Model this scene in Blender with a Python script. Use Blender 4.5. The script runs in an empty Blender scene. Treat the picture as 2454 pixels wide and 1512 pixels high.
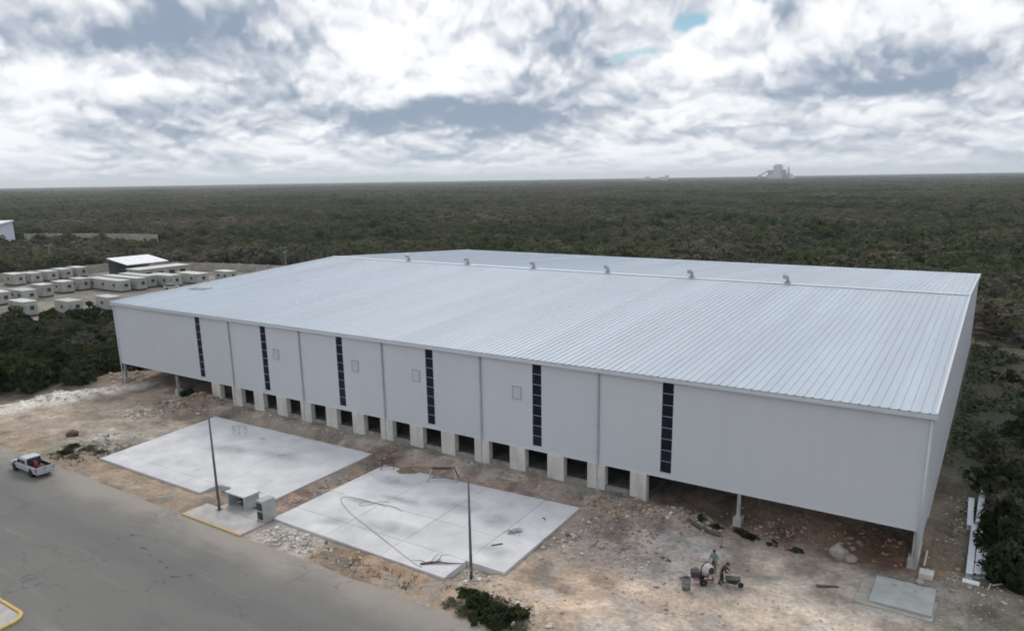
import bpy, bmesh, math, random
import numpy as np
from mathutils import Matrix, Vector

random.seed(7)
rng = np.random.default_rng(11)
scene = bpy.context.scene
R = math.radians
PI = math.pi

# ------------------------------------------------------------------ camera
cam_data = bpy.data.cameras.new("camera")
cam = bpy.data.objects.new("camera", cam_data)
scene.collection.objects.link(cam)
CR = Vector((0.8380320, 0.5454087, -0.0152224))
CU = Vector((-0.1150400, 0.2038958, 0.9722100))
CF = Vector((-0.5333556, 0.8129919, -0.2336150))
CP = Vector((102.647, -55.683, 27.422))
m = Matrix((CR, CU, -CF)).transposed().to_4x4()
m.translation = CP
cam.matrix_world = m
cam_data.sensor_width = 36.0
cam_data.lens = 36.0 * 1787.54 / 2454.0
cam_data.shift_y = 102.4 / 2454.0
cam_data.clip_start = 0.5
cam_data.clip_end = 60000
scene.camera = cam

# ------------------------------------------------------------------ sky
SUN_AZ, SUN_EL = -0.74, R(46)          # azimuth from +Y towards +X
world = bpy.data.worlds.new("World")
scene.world = world
world.use_nodes = True
wn = world.node_tree
wn.nodes.clear()


def W(kind, **kw):
    n = wn.nodes.new(kind)
    for k, v in kw.items():
        setattr(n, k, v)
    return n


def wset(sock, v):
    if isinstance(v, (int, float)):
        sock.default_value = v
    elif isinstance(v, tuple):
        sock.default_value = v
    else:
        wn.links.new(v, sock)


def wm(op, a, b=0.0, c=None, clamp=False):
    n = W('ShaderNodeMath', operation=op, use_clamp=clamp)
    wset(n.inputs[0], a)
    wset(n.inputs[1], b)
    if c is not None:
        wset(n.inputs[2], c)
    return n.outputs[0]


def wsmooth(x, lo, hi):
    n = W('ShaderNodeMapRange', interpolation_type='SMOOTHSTEP')
    wset(n.inputs[0], x)
    n.inputs[1].default_value = lo
    n.inputs[2].default_value = hi
    return n.outputs[0]


def wmix(f, a, b):
    n = W('ShaderNodeMix', data_type='RGBA')
    wset(n.inputs[0], f)
    wset(n.inputs[6], a)
    wset(n.inputs[7], b)
    return n.outputs[2]


def wnoise(vec, scale, detail, rough, dist=0.0, off=(0, 0, 0)):
    v = W('ShaderNodeVectorMath', operation='ADD')
    wset(v.inputs[0], vec)
    v.inputs[1].default_value = off
    n = W('ShaderNodeTexNoise')
    n.noise_dimensions = '3D'
    wset(n.inputs['Vector'], v.outputs[0])
    n.inputs['Scale'].default_value = scale
    n.inputs['Detail'].default_value = detail
    n.inputs['Roughness'].default_value = rough
    n.inputs['Distortion'].default_value = dist
    return n.outputs['Fac']


def wvor(vec, scale, detail, rough, off=(0, 0, 0)):
    v = W('ShaderNodeVectorMath', operation='ADD')
    wset(v.inputs[0], vec)
    v.inputs[1].default_value = off
    n = W('ShaderNodeTexVoronoi')
    n.voronoi_dimensions = '3D'
    n.feature = 'F1'
    n.normalize = True
    wset(n.inputs['Vector'], v.outputs[0])
    n.inputs['Scale'].default_value = scale
    n.inputs['Detail'].default_value = detail
    n.inputs['Roughness'].default_value = rough
    n.inputs['Lacunarity'].default_value = 2.1
    return n.outputs['Distance']


tc = W('ShaderNodeTexCoord')
sep = W('ShaderNodeSeparateXYZ')
wn.links.new(tc.outputs['Generated'], sep.inputs[0])
dx, dy, dz0 = sep.outputs[0], sep.outputs[1], sep.outputs[2]
dz = wm('MAXIMUM', dz0, 0.0)


az = wm('ARCTAN2', dx, dy)
el = wm('ARCSINE', dz)
rxy = wm('MAXIMUM', wm('SQRT', wm('ADD', wm('MULTIPLY', dx, dx), wm('MULTIPLY', dy, dy))), 0.02)
ux, uy = wm('DIVIDE', dx, rxy), wm('DIVIDE', dy, rxy)
vv = wm('MULTIPLY', wm('LOGARITHM', wm('ADD', el, 0.055), 2.71828), 0.235)


def layer_coord(lift):
    """cloud deck: heading and a height scale that packs the layers towards the horizon"""
    com = W('ShaderNodeCombineXYZ')
    wn.links.new(ux, com.inputs[0])
    wn.links.new(uy, com.inputs[1])
    wn.links.new(wm('ADD', vv, lift), com.inputs[2])
    return com.outputs[0]


CPV = layer_coord(0.0)
CPU = layer_coord(0.018)         # the same deck a little higher up: light falls from above

# cloud masses where the photograph shows them: azimuth, elevation, half sizes, amount (dark +, thin/bright -)
CLOUDS = [(-1.095, 0.156, 0.056, 0.034, 0.6), (-0.968, 0.168, 0.09, 0.039, 0.9), (-0.888, 0.189, 0.067, 0.028, 0.5),
          (-0.627, 0.08, 0.14, 0.02, 1.0), (-0.874, 0.085, 0.196, 0.022, 0.6), (-0.542, 0.112, 0.034, 0.017, 0.5),
          (-0.442, 0.097, 0.034, 0.014, 0.5), (-0.073, 0.11, 0.112, 0.022, 1.1), (-0.151, 0.094, 0.101, 0.011, 0.6),
          (-0.495, 0.182, 0.05, 0.034, 0.35), (-1.049, 0.073, 0.062, 0.014, 0.5), (-0.754, 0.156, 0.112, 0.05, -0.7),
          (-1.052, 0.116, 0.084, 0.022, -0.6), (-1.135, 0.086, 0.045, 0.034, -0.5), (-0.223, 0.15, 0.084, 0.045, -0.5),
          (-0.695, 0.106, 0.078, 0.011, -0.7)]
HOLES = [(-0.422, 0.149, 0.018, 0.011), (-0.351, 0.18, 0.026, 0.010), (-0.805, 0.21, 0.024, 0.009), (-0.282, 0.197, 0.022, 0.006)]


def gauss(a0, e0, ra, re):
    ua = wm('MULTIPLY', wm('SUBTRACT', az_w, a0), 1.0 / ra)
    ue = wm('MULTIPLY', wm('SUBTRACT', el_w, e0), 1.0 / re)
    s = wm('ADD', wm('MULTIPLY', ua, ua), wm('MULTIPLY', ue, ue))
    return wm('EXPONENT', wm('MULTIPLY', s, -0.8))


warp = wnoise(CPV, 9.0, 4, 0.6, 0.0, (3.1, 7.7, 0))
warp2 = wnoise(CPV, 10.0, 4, 0.6, 0.0, (13.1, 1.7, 5))
az_w = wm('ADD', az, wm('MULTIPLY', wm('SUBTRACT', warp, 0.5), 0.16))
el_w = wm('ADD', el, wm('MULTIPLY', wm('SUBTRACT', warp2, 0.5), 0.06))
tot = None
for a0, e0, ra, re, amt in CLOUDS:
    t = wm('MULTIPLY', gauss(a0, e0, ra, re), amt)
    tot = t if tot is None else wm('ADD', tot, t)
hol = None
for h in HOLES:
    t = gauss(*h)
    hol = t if hol is None else wm('ADD', hol, t)


wobc = W('ShaderNodeCombineXYZ')
wn.links.new(wm('MULTIPLY', wm('SUBTRACT', warp, 0.5), 0.10), wobc.inputs[0])
wn.links.new(wm('MULTIPLY', wm('SUBTRACT', warp2, 0.5), 0.10), wobc.inputs[1])
wn.links.new(wm('MULTIPLY', wm('SUBTRACT', warp2, 0.5), -0.06), wobc.inputs[2])


def field(vec):
    """billowing cloud height: broad masses with cauliflower puffs on them"""
    wob = W('ShaderNodeVectorMath', operation='ADD')
    wset(wob.inputs[0], vec)
    wn.links.new(wobc.outputs[0], wob.inputs[1])
    p = wob.outputs[0]
    big = wnoise(p, 6.0, 5, 0.55)
    puff = wm('SUBTRACT', 1.0, wvor(p, 13.0, 2.0, 0.62))
    return big, puff


b0, p0 = field(CPV)
b1, p1 = field(CPU)
relief = wm('ADD', wm('MULTIPLY', wm('SUBTRACT', b0, b1), 7.0), wm('MULTIPLY', wm('SUBTRACT', p0, p1), 4.2))
thick = wm('ADD', wm('ADD', wm('MULTIPLY', wm('SUBTRACT', b0, 0.5), 3.6), wm('MULTIPLY', wm('SUBTRACT', 0.70, p0), 1.9)), wm('MULTIPLY', tot, 1.3))
dark = wsmooth(wm('SUBTRACT', thick, relief), -1.00, 1.52)
cover = wsmooth(wm('ADD', wm('ADD', wm('MULTIPLY', wm('SUBTRACT', b0, 0.5), 1.7), wm('MULTIPLY', wm('SUBTRACT', p0, 0.7), 0.7)), wm('MULTIPLY', hol, -0.50)), -0.62, -0.30)
# veiled sun brightens the cloud around it
sdv = W('ShaderNodeVectorMath', operation='DOT_PRODUCT')
wn.links.new(tc.outputs['Generated'], sdv.inputs[0])
sdv.inputs[1].default_value = (math.sin(SUN_AZ) * math.cos(SUN_EL), math.cos(SUN_AZ) * math.cos(SUN_EL), math.sin(SUN_EL))
glow = wm('POWER', wm('MAXIMUM', sdv.outputs['Value'], 0.0), 5.0)
white = wmix(glow, (0.98, 1.0, 1.03, 1), (1.26, 1.24, 1.22, 1))
cloud = wmix(dark, white, (0.30, 0.37, 0.485, 1))
sky = W('ShaderNodeTexSky', sky_type='NISHITA')
sky.sun_disc = False
sky.sun_elevation = SUN_EL
sky.sun_rotation = SUN_AZ % (2 * PI)
sky.altitude = 20
sky.air_density = 1.0
sky.dust_density = 0.2
sky.ozone_density = 2.5
sk = W('ShaderNodeVectorMath', operation='MULTIPLY')
wn.links.new(sky.outputs[0], sk.inputs[0])
sk.inputs[1].default_value = (0.085, 0.095, 0.082)
col = wmix(cover, sk.outputs[0], cloud)
hz = wm('EXPONENT', wm('MULTIPLY', el, -1.0 / 0.018))
col = wmix(wm('MULTIPLY', hz, 0.85), col, (0.88, 0.95, 1.0, 1))
up = W('ShaderNodeVectorMath', operation='SCALE')
wn.links.new(col, up.inputs[0])
up.inputs['Scale'].default_value = 10.0
bg = W('ShaderNodeBackground')
wn.links.new(up.outputs[0], bg.inputs[0])
bg.inputs['Strength'].default_value = 0.10
wo = W('ShaderNodeOutputWorld')
wn.links.new(bg.outputs[0], wo.inputs[0])
world.cycles.sampling_method = 'MANUAL'
world.cycles.sample_map_resolution = 1024

# ------------------------------------------------------------------ sun
sd = bpy.data.lights.new("sun", 'SUN')
sd.energy = 1.5
sd.angle = R(22)
sd.color = (1.0, 0.95, 0.88)
so = bpy.data.objects.new("sun", sd)
scene.collection.objects.link(so)
sv = Vector((math.sin(SUN_AZ) * math.cos(SUN_EL), math.cos(SUN_AZ) * math.cos(SUN_EL), math.sin(SUN_EL)))
so.rotation_euler = sv.to_track_quat('Z', 'Y').to_euler()
so.location = (40, 40, 200)

vs = scene.view_settings
vs.view_transform = 'Standard'
vs.look = 'None'
vs.exposure = 0.0
vs.gamma = 1.0
vs.use_curve_mapping = False
scene.cycles.max_bounces = 5
scene.cycles.diffuse_bounces = 3
scene.cycles.glossy_bounces = 2
scene.cycles.transmission_bounces = 3
scene.cycles.transparent_max_bounces = 6
scene.cycles.volume_bounces = 0
scene.cycles.use_denoising = True
scene.cycles.filter_width = 1.8
scene.cycles.use_adaptive_sampling = True
scene.cycles.adaptive_threshold = 0.03
scene.cycles.adaptive_min_samples = 10

COL = scene.collection


# ------------------------------------------------------------------ helpers
def tag(o, label=None, cat=None, group=None, kind=None):
    if label:
        o['label'] = label
    if cat:
        o['category'] = cat
    if group:
        o['group'] = group
    if kind:
        o['kind'] = kind
    return o


def empty(name, loc=(0, 0, 0), rz=0.0, label=None, cat=None, group=None):
    o = bpy.data.objects.new(name, None)
    COL.objects.link(o)
    o.location = loc
    o.rotation_euler = (0, 0, rz)
    return tag(o, label, cat, group)


class MB:
    def __init__(self):
        self.v = []
        self.f = []

    def add(self, vs_, fs):
        n = len(self.v)
        self.v.extend([tuple(p) for p in vs_])
        self.f.extend([tuple(i + n for i in q) for q in fs])
        return self

    def box(self, a, b, ch=0.0):
        x0, y0, z0 = a
        x1, y1, z1 = b
        return self.add([(x0, y0, z0), (x1, y0, z0), (x1, y1, z0), (x0, y1, z0), (x0, y0, z1), (x1, y0, z1), (x1, y1, z1), (x0, y1, z1)],
                        [(0, 3, 2, 1), (4, 5, 6, 7), (0, 1, 5, 4), (1, 2, 6, 5), (2, 3, 7, 6), (3, 0, 4, 7)])

    def cbox(self, a, b, ch):
        """box with chamfered edges"""
        bm = bmesh.new()
        bmesh.ops.create_cube(bm, size=1.0)
        for v in bm.verts:
            v.co = Vector([(a[i] + b[i]) / 2 + v.co[i] * (b[i] - a[i]) for i in range(3)])
        bmesh.ops.bevel(bm, geom=bm.edges[:], offset=ch, segments=1, affect='EDGES')
        self.add([v.co[:] for v in bm.verts], [[v.index for v in f.verts] for f in bm.faces])
        bm.free()
        return self

    def prism(self, pts, z0, z1):
        n = len(pts)
        vs_ = [(x, y, z0) for x, y in pts] + [(x, y, z1) for x, y in pts]
        fs = [tuple(range(n - 1, -1, -1)), tuple(range(n, 2 * n))]
        fs += [(i, (i + 1) % n, n + (i + 1) % n, n + i) for i in range(n)]
        return self.add(vs_, fs)

    def loft(self, rings, cap=True):
        n = len(rings[0])
        vs_ = [p for r in rings for p in r]
        fs = []
        for k in range(len(rings) - 1):
            for i in range(n):
                j = (i + 1) % n
                fs.append((k * n + i, k * n + j, (k + 1) * n + j, (k + 1) * n + i))
        if cap:
            fs.append(tuple(range(n - 1, -1, -1)))
            fs.append(tuple((len(rings) - 1) * n + i for i in range(n)))
        return self.add(vs_, fs)

    def tube(self, pts, rad, n=8, cap=True):
        pts = [Vector(p) for p in pts]
        if isinstance(rad, (int, float)):
            rad = [rad] * len(pts)
        rings = []
        for i, p in enumerate(pts):
            d = (pts[min(i + 1, len(pts) - 1)] - pts[max(i - 1, 0)]).normalized()
            ref = Vector((0, 0, 1)) if abs(d.z) < 0.9 else Vector((1, 0, 0))
            a = d.cross(ref).normalized()
            b = d.cross(a).normalized()
            rings.append([tuple(p + (a * math.cos(2 * PI * k / n) + b * math.sin(2 * PI * k / n)) * rad[i]) for k in range(n)])
        return self.loft(rings, cap)

    def bar(self, p0, p1, w, h):
        """rectangular bar"""
        p0, p1 = Vector(p0), Vector(p1)
        d = (p1 - p0).normalized()
        ref = Vector((0, 0, 1)) if abs(d.z) < 0.95 else Vector((0, 1, 0))
        a = d.cross(ref).normalized() * (w / 2)
        b = a.cross(d).normalized() * (h / 2)
        rings = [[tuple(p + a * s + b * t) for s, t in ((-1, -1), (1, -1), (1, 1), (-1, 1))] for p in (p0, p1)]
        return self.loft(rings)

    def lathe(self, prof, axis_pt=(0, 0, 0), n=16, mat=None, cap=True):
        rings = [[(r * math.cos(2 * PI * k / n), r * math.sin(2 * PI * k / n), z) for k in range(n)] for r, z in prof]
        if mat is None:
            mat = Matrix.Translation(axis_pt)
        rings = [[tuple(mat @ Vector(p)) for p in r] for r in rings]
        return self.loft(rings, cap)

    def mesh(self, name, smooth=False):
        me = bpy.data.meshes.new(name)
        me.from_pydata(self.v, [], self.f)
        if smooth:
            me.polygons.foreach_set('use_smooth', [True] * len(me.polygons))
        me.update()
        return me

    def build(self, name, mat_, parent=None, smooth=False, loc=None):
        me = self.mesh(name, smooth)
        me.materials.append(mat_)
        return put(name, me, parent, loc)


def put(name, me, parent=None, loc=None, rot=None):
    o = bpy.data.objects.new(name, me)
    COL.objects.link(o)
    if parent:
        o.parent = parent
    if loc is not None:
        o.location = loc
    if rot is not None:
        o.rotation_euler = rot
    return o


def copy_tree(o, parent=None):
    c = o.copy()
    COL.objects.link(c)
    c.parent = parent
    for ch in o.children:
        copy_tree(ch, c)
    return c


def npmesh(name, V, F, mat_=None, smooth=False):
    me = bpy.data.meshes.new(name)
    V = np.asarray(V, np.float32)
    F = np.asarray(F, np.int32)
    k = F.shape[1]
    me.vertices.add(len(V))
    me.vertices.foreach_set('co', V.ravel())
    me.loops.add(F.size)
    me.loops.foreach_set('vertex_index', F.ravel())
    me.polygons.add(len(F))
    me.polygons.foreach_set('loop_start', np.arange(0, F.size, k, dtype=np.int32))
    if smooth:
        me.polygons.foreach_set('use_smooth', np.ones(len(F), bool))
    me.update(calc_edges=True)
    me.validate()
    if mat_:
        me.materials.append(mat_)
    return me


# ---- value noise for terrain
_tab = rng.random((256, 256))


def vnoise(x, y):
    xi = np.floor(x).astype(int)
    yi = np.floor(y).astype(int)
    fx, fy = x - xi, y - yi
    fx = fx * fx * (3 - 2 * fx)
    fy = fy * fy * (3 - 2 * fy)
    g = lambda a, b: _tab[a & 255, b & 255]
    return (g(xi, yi) * (1 - fx) + g(xi + 1, yi) * fx) * (1 - fy) + (g(xi, yi + 1) * (1 - fx) + g(xi + 1, yi + 1) * fx) * fy


def fbm(x, y, oct_=4, s=1.0):
    t = 0
    a = 0.5
    for k in range(oct_):
        t = t + a * (vnoise(x * s + 17.3 * k, y * s - 9.1 * k) * 2 - 1)
        s *= 2.03
        a *= 0.5
    return t


def sstep(x, a, b):
    t = np.clip((x - a) / (b - a), 0, 1)
    return t * t * (3 - 2 * t)


def lin(r, g, b):
    f = lambda c: (c / 255 / 12.92) if c / 255 < 0.04045 else ((c / 255 + 0.055) / 1.055) ** 2.4
    return np.array([f(r), f(g), f(b)])


# ------------------------------------------------------------------ materials
MAT = {}


def mat(name, base, rough=0.7, metal=0.0, var=0.12, scale=1.0, bump=0.0, bscale=8.0, tint=None, stretch=(1, 1, 1), rnd=0.0, spec=0.4,
        detail=6, coords='obj'):
    if name in MAT:
        return MAT[name]
    mt = bpy.data.materials.new(name)
    mt.use_nodes = True
    nt = mt.node_tree
    b = nt.nodes['Principled BSDF']
    b.inputs['Roughness'].default_value = rough
    b.inputs['Metallic'].default_value = metal
    b.inputs['Specular IOR Level'].default_value = spec
    geo = nt.nodes.new('ShaderNodeNewGeometry')
    mp = nt.nodes.new('ShaderNodeMapping')
    mp.inputs['Scale'].default_value = stretch
    nt.links.new(geo.outputs['Position'], mp.inputs[0])
    n = nt.nodes.new('ShaderNodeTexNoise')
    n.inputs['Scale'].default_value = scale
    n.inputs['Detail'].default_value = detail
    n.inputs['Roughness'].default_value = 0.62
    nt.links.new(mp.outputs[0], n.inputs['Vector'])
    mr = nt.nodes.new('ShaderNodeMapRange')
    mr.inputs[1].default_value = 0.25
    mr.inputs[2].default_value = 0.75
    nt.links.new(n.outputs['Fac'], mr.inputs[0])
    mx = nt.nodes.new('ShaderNodeMix')
    mx.data_type = 'RGBA'
    nt.links.new(mr.outputs[0], mx.inputs[0])
    base = np.array(base)
    t = np.array(tint) if tint is not None else base * (1 - 2 * var)
    mx.inputs[6].default_value = (*np.clip(t, 0, 1), 1)
    mx.inputs[7].default_value = (*np.clip(base * (1 + var) if tint is None else base, 0, 1), 1)
    out = mx.outputs[2]
    if rnd:
        oi = nt.nodes.new('ShaderNodeObjectInfo')
        mr2 = nt.nodes.new('ShaderNodeMapRange')
        nt.links.new(oi.outputs['Random'], mr2.inputs[0])
        mr2.inputs[3].default_value = 1 - rnd
        mr2.inputs[4].default_value = 1 + rnd
        sc = nt.nodes.new('ShaderNodeVectorMath')
        sc.operation = 'SCALE'
        nt.links.new(out, sc.inputs[0])
        nt.links.new(mr2.outputs[0], sc.inputs['Scale'])
        out = sc.outputs[0]
    nt.links.new(out, b.inputs['Base Color'])
    if bump:
        n2 = nt.nodes.new('ShaderNodeTexNoise')
        n2.inputs['Scale'].default_value = bscale
        n2.inputs['Detail'].default_value = 5
        nt.links.new(mp.outputs[0], n2.inputs['Vector'])
        bp = nt.nodes.new('ShaderNodeBump')
        bp.inputs['Strength'].default_value = bump
        bp.inputs['Distance'].default_value = 0.05
        nt.links.new(n2.outputs['Fac'], bp.inputs['Height'])
        nt.links.new(bp.outputs[0], b.inputs['Normal'])
    MAT[name] = mt
    return mt


def mat_vcol(name, rough=0.92, fine=0.34, fscale=2.6, bump=0.9):
    """earth: base colour per vertex (mapped zones of soil), fine mottling and relief from noise"""
    mt = bpy.data.materials.new(name)
    mt.use_nodes = True
    nt = mt.node_tree
    b = nt.nodes['Principled BSDF']
    b.inputs['Roughness'].default_value = rough
    b.inputs['Specular IOR Level'].default_value = 0.2
    at = nt.nodes.new('ShaderNodeAttribute')
    at.attribute_name = 'soil'
    geo = nt.nodes.new('ShaderNodeNewGeometry')
    tot_ = None
    for s, w in ((fscale, 1.0), (fscale * 5.3, 0.8), (fscale * 0.23, 0.9)):
        n = nt.nodes.new('ShaderNodeTexNoise')
        n.inputs['Scale'].default_value = s
        n.inputs['Detail'].default_value = 5
        n.inputs['Roughness'].default_value = 0.65
        nt.links.new(geo.outputs['Position'], n.inputs['Vector'])
        mr = nt.nodes.new('ShaderNodeMapRange')
        mr.inputs[1].default_value = 0.25
        mr.inputs[2].default_value = 0.75
        mr.inputs[3].default_value = 1 - fine * w
        mr.inputs[4].default_value = 1 + fine * w
        nt.links.new(n.outputs['Fac'], mr.inputs[0])
        if tot_ is None:
            tot_ = mr.outputs[0]
        else:
            mu = nt.nodes.new('ShaderNodeMath')
            mu.operation = 'MULTIPLY'
            nt.links.new(tot_, mu.inputs[0])
            nt.links.new(mr.outputs[0], mu.inputs[1])
            tot_ = mu.outputs[0]
    sc = nt.nodes.new('ShaderNodeVectorMath')
    sc.operation = 'SCALE'
    nt.links.new(at.outputs['Color'], sc.inputs[0])
    nt.links.new(tot_, sc.inputs['Scale'])
    nt.links.new(sc.outputs[0], b.inputs['Base Color'])
    n2 = nt.nodes.new('ShaderNodeTexNoise')
    n2.inputs['Scale'].default_value = 4.5
    n2.inputs['Detail'].default_value = 7
    nt.links.new(geo.outputs['Position'], n2.inputs['Vector'])
    bp = nt.nodes.new('ShaderNodeBump')
    bp.inputs['Strength'].default_value = bump
    bp.inputs['Distance'].default_value = 0.15
    nt.links.new(n2.outputs['Fac'], bp.inputs['Height'])
    nt.links.new(bp.outputs[0], b.inputs['Normal'])
    return mt


def mat_leaf(name, stops, patch=0.012, trans=0.25, darkvar=0.45):
    mt = bpy.data.materials.new(name)
    mt.use_nodes = True
    nt = mt.node_tree
    nt.nodes.clear()
    oi = nt.nodes.new('ShaderNodeObjectInfo')
    n = nt.nodes.new('ShaderNodeTexNoise')
    n.inputs['Scale'].default_value = patch
    n.inputs['Detail'].default_value = 6
    n.inputs['Roughness'].default_value = 0.65
    nt.links.new(oi.outputs['Location'], n.inputs['Vector'])
    a = nt.nodes.new('ShaderNodeMath')
    a.operation = 'MULTIPLY_ADD'
    nt.links.new(oi.outputs['Random'], a.inputs[0])
    a.inputs[1].default_value = 0.32
    mr = nt.nodes.new('ShaderNodeMapRange')
    mr.inputs[1].default_value = 0.38
    mr.inputs[2].default_value = 0.62
    mr.inputs[4].default_value = 0.66
    nt.links.new(n.outputs['Fac'], mr.inputs[0])
    nt.links.new(mr.outputs[0], a.inputs[2])
    cr = nt.nodes.new('ShaderNodeValToRGB')
    el_ = cr.color_ramp.elements
    while len(el_) < len(stops):
        el_.new(0.5)
    for e, (p, c) in zip(el_, stops):
        e.position = p
        e.color = (*c, 1)
    nt.links.new(a.outputs[0], cr.inputs[0])
    geo = nt.nodes.new('ShaderNodeNewGeometry')
    n3 = nt.nodes.new('ShaderNodeTexNoise')
    n3.inputs['Scale'].default_value = 0.9
    n3.inputs['Detail'].default_value = 3
    nt.links.new(geo.outputs['Position'], n3.inputs['Vector'])
    mr3 = nt.nodes.new('ShaderNodeMapRange')
    mr3.inputs[1].default_value = 0.3
    mr3.inputs[2].default_value = 0.7
    mr3.inputs[3].default_value = 1 - darkvar
    mr3.inputs[4].default_value = 1 + darkvar
    nt.links.new(n3.outputs['Fac'], mr3.inputs[0])
    sc = nt.nodes.new('ShaderNodeVectorMath')
    sc.operation = 'SCALE'
    nt.links.new(cr.outputs[0], sc.inputs[0])
    nt.links.new(mr3.outputs[0], sc.inputs['Scale'])
    d = nt.nodes.new('ShaderNodeBsdfDiffuse')
    t = nt.nodes.new('ShaderNodeBsdfTranslucent')
    nt.links.new(sc.outputs[0], d.inputs[0])
    nt.links.new(sc.outputs[0], t.inputs[0])
    mx = nt.nodes.new('ShaderNodeMixShader')
    mx.inputs[0].default_value = trans
    nt.links.new(d.outputs[0], mx.inputs[1])
    nt.links.new(t.outputs[0], mx.inputs[2])
    o = nt.nodes.new('ShaderNodeOutputMaterial')
    nt.links.new(mx.outputs[0], o.inputs[0])
    return mt


M_ROOF = mat('roof_metal', (0.435, 0.495, 0.57), rough=0.45, var=0.075, scale=0.22, stretch=(1.0, 0.10, 1), rnd=0.035, spec=0.45)
M_WALL = mat('wall_panel_paint', (0.555, 0.58, 0.615), rough=0.5, var=0.016, scale=0.9, stretch=(1, 1, 0.08), rnd=0.012)
M_TRIM = mat('trim_metal', (0.58, 0.61, 0.64), rough=0.5, var=0.04, scale=0.6)
M_PIPE = mat('downspout_paint', (0.36, 0.385, 0.41), rough=0.5, var=0.05)
M_GLASS = mat('dark_pane', (0.010, 0.014, 0.028), rough=0.35, var=0.2, scale=0.5, spec=0.15, rnd=0.25)
M_MULL = mat('mullion', (0.42, 0.45, 0.50), rough=0.4)
M_PIER = mat('pier_concrete', (0.60, 0.585, 0.55), rough=0.9, var=0.13, scale=1.3, bump=0.3, stretch=(1, 1, 0.35))
M_CONC = mat('slab_concrete', (0.61, 0.61, 0.625), rough=0.85, var=0.13, scale=0.35, bump=0.15, rnd=0.03, detail=9)
M_CONC2 = mat('grey_concrete', (0.44, 0.425, 0.405), rough=0.9, var=0.15, scale=0.9, bump=0.3)
M_JOINT = mat('earth_dark', (0.16, 0.13, 0.11), rough=0.95, var=0.3, scale=1.0, bump=0.5)
M_DARK = mat('dark_interior', (0.03, 0.03, 0.032), rough=0.8)
M_STEEL = mat('galvanised_steel', (0.40, 0.42, 0.44), rough=0.45, metal=0.5, var=0.1)
M_POLE = mat('pole_steel', (0.16, 0.17, 0.185), rough=0.5, metal=0.3, var=0.1)
M_WHITE = mat('white_paint', (0.74, 0.75, 0.77), rough=0.5, var=0.06, scale=0.8)
M_COLUMN = mat('dusty_column', (0.40, 0.40, 0.385), rough=0.7, var=0.15, scale=1.5)
M_CABIN = mat('cabin_white', (0.43, 0.43, 0.40), rough=0.6, var=0.16, scale=0.5, rnd=0.07)
M_CABROOF = mat('cabin_roof', (0.48, 0.485, 0.47), rough=0.6, var=0.1, scale=0.5, rnd=0.18)
M_WIN = mat('window_dark', (0.05, 0.055, 0.06), rough=0.25)
M_BLOCK = mat('block_wall', (0.42, 0.39, 0.34), rough=0.95, var=0.18, scale=0.35)
M_YELLOW = mat('yellow_kerb_paint', (0.56, 0.36, 0.07), rough=0.7, var=0.25, scale=3.0, tint=(0.42, 0.34, 0.24))
M_BARK = mat('bark', (0.12, 0.10, 0.08), rough=0.95, var=0.25, scale=3)
M_WOOD = mat('timber', (0.34, 0.28, 0.20), rough=0.9, var=0.2, scale=4)
M_RUST = mat('rusty_steel', (0.13, 0.10, 0.09), rough=0.85, var=0.3, scale=5)
M_ROCK = mat('rock', (0.36, 0.325, 0.29), rough=0.95, var=0.22, scale=1.5, bump=0.5, rnd=0.2)
M_RUBBER = mat('rubber', (0.018, 0.018, 0.02), rough=0.8)
M_BLACK = mat('black_plastic', (0.02, 0.02, 0.022), rough=0.6)

# ------------------------------------------------------------------ terrain
SLAB1 = [(27.5, -18.55), (51.35, -18.6), (50.9, -3.2), (25.75, -3.6)]
SLAB2 = [(54.2, -18.65), (75.75, -18.75), (75.15, -3.55), (54.05, -4.85)]
ROAD_Y = -21.9


def inbox(x, y, x0, x1, y0, y1, s=0.6):
    return sstep(x, x0 - s, x0 + s) * (1 - sstep(x, x1 - s, x1 + s)) * sstep(y, y0 - s, y0 + s) * (1 - sstep(y, y1 - s, y1 + s))


def blob(x, y, cx, cy, rx, ry, rot=0.0):
    c, s = math.cos(rot), math.sin(rot)
    u = ((x - cx) * c + (y - cy) * s) / rx
    v = (-(x - cx) * s + (y - cy) * c) / ry
    return np.exp(-(u * u + v * v))


MOUNDS = [  # x, y, rx, ry, rot, height
    (18.5, -5.0, 4.5, 1.6, 0.35, 1.1), (19.5, -1.2, 2.2, 1.6, 0.3, 1.5), (23.0, -7.6, 3.0, 1.0, 0.2, 0.45),
    (0.8, -10.5, 1.5, 8.0, -0.25, 0.9), (-3.0, 1.0, 3, 3, 0, 0.7), (6, 3, 5, 2.5, 0, 0.5),
    (79.6, -3.4, 2.6, 2.3, 0.2, 0.75), (82.6, -1.2, 2.2, 1.8, 0.2, 0.7), (80.5, -8.5, 3.5, 2.0, 0.1, 0.22),
    (92, 3.5, 6, 2.4, 0.05, 1.0), (97.5, 4.5, 3, 2.5, 0, 1.2), (84.0, -5.0, 1.7, 1.1, 0, 0.30), (88, 4.0, 5, 2, 0, 0.8),
    (57.2, -4.2, 1.0, 0.7, 0, 0.45), (52.6, -2.6, 2.0, 1.2, 0.3, 0.35), (76.0, -2.4, 1.2, 1.2, 0, 0.35),
    (104.0, -2.2, 2.5, 2.0, 0, 0.35), (84.5, -17.5, 4, 2.0, 0.1, 0.20),
]


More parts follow.
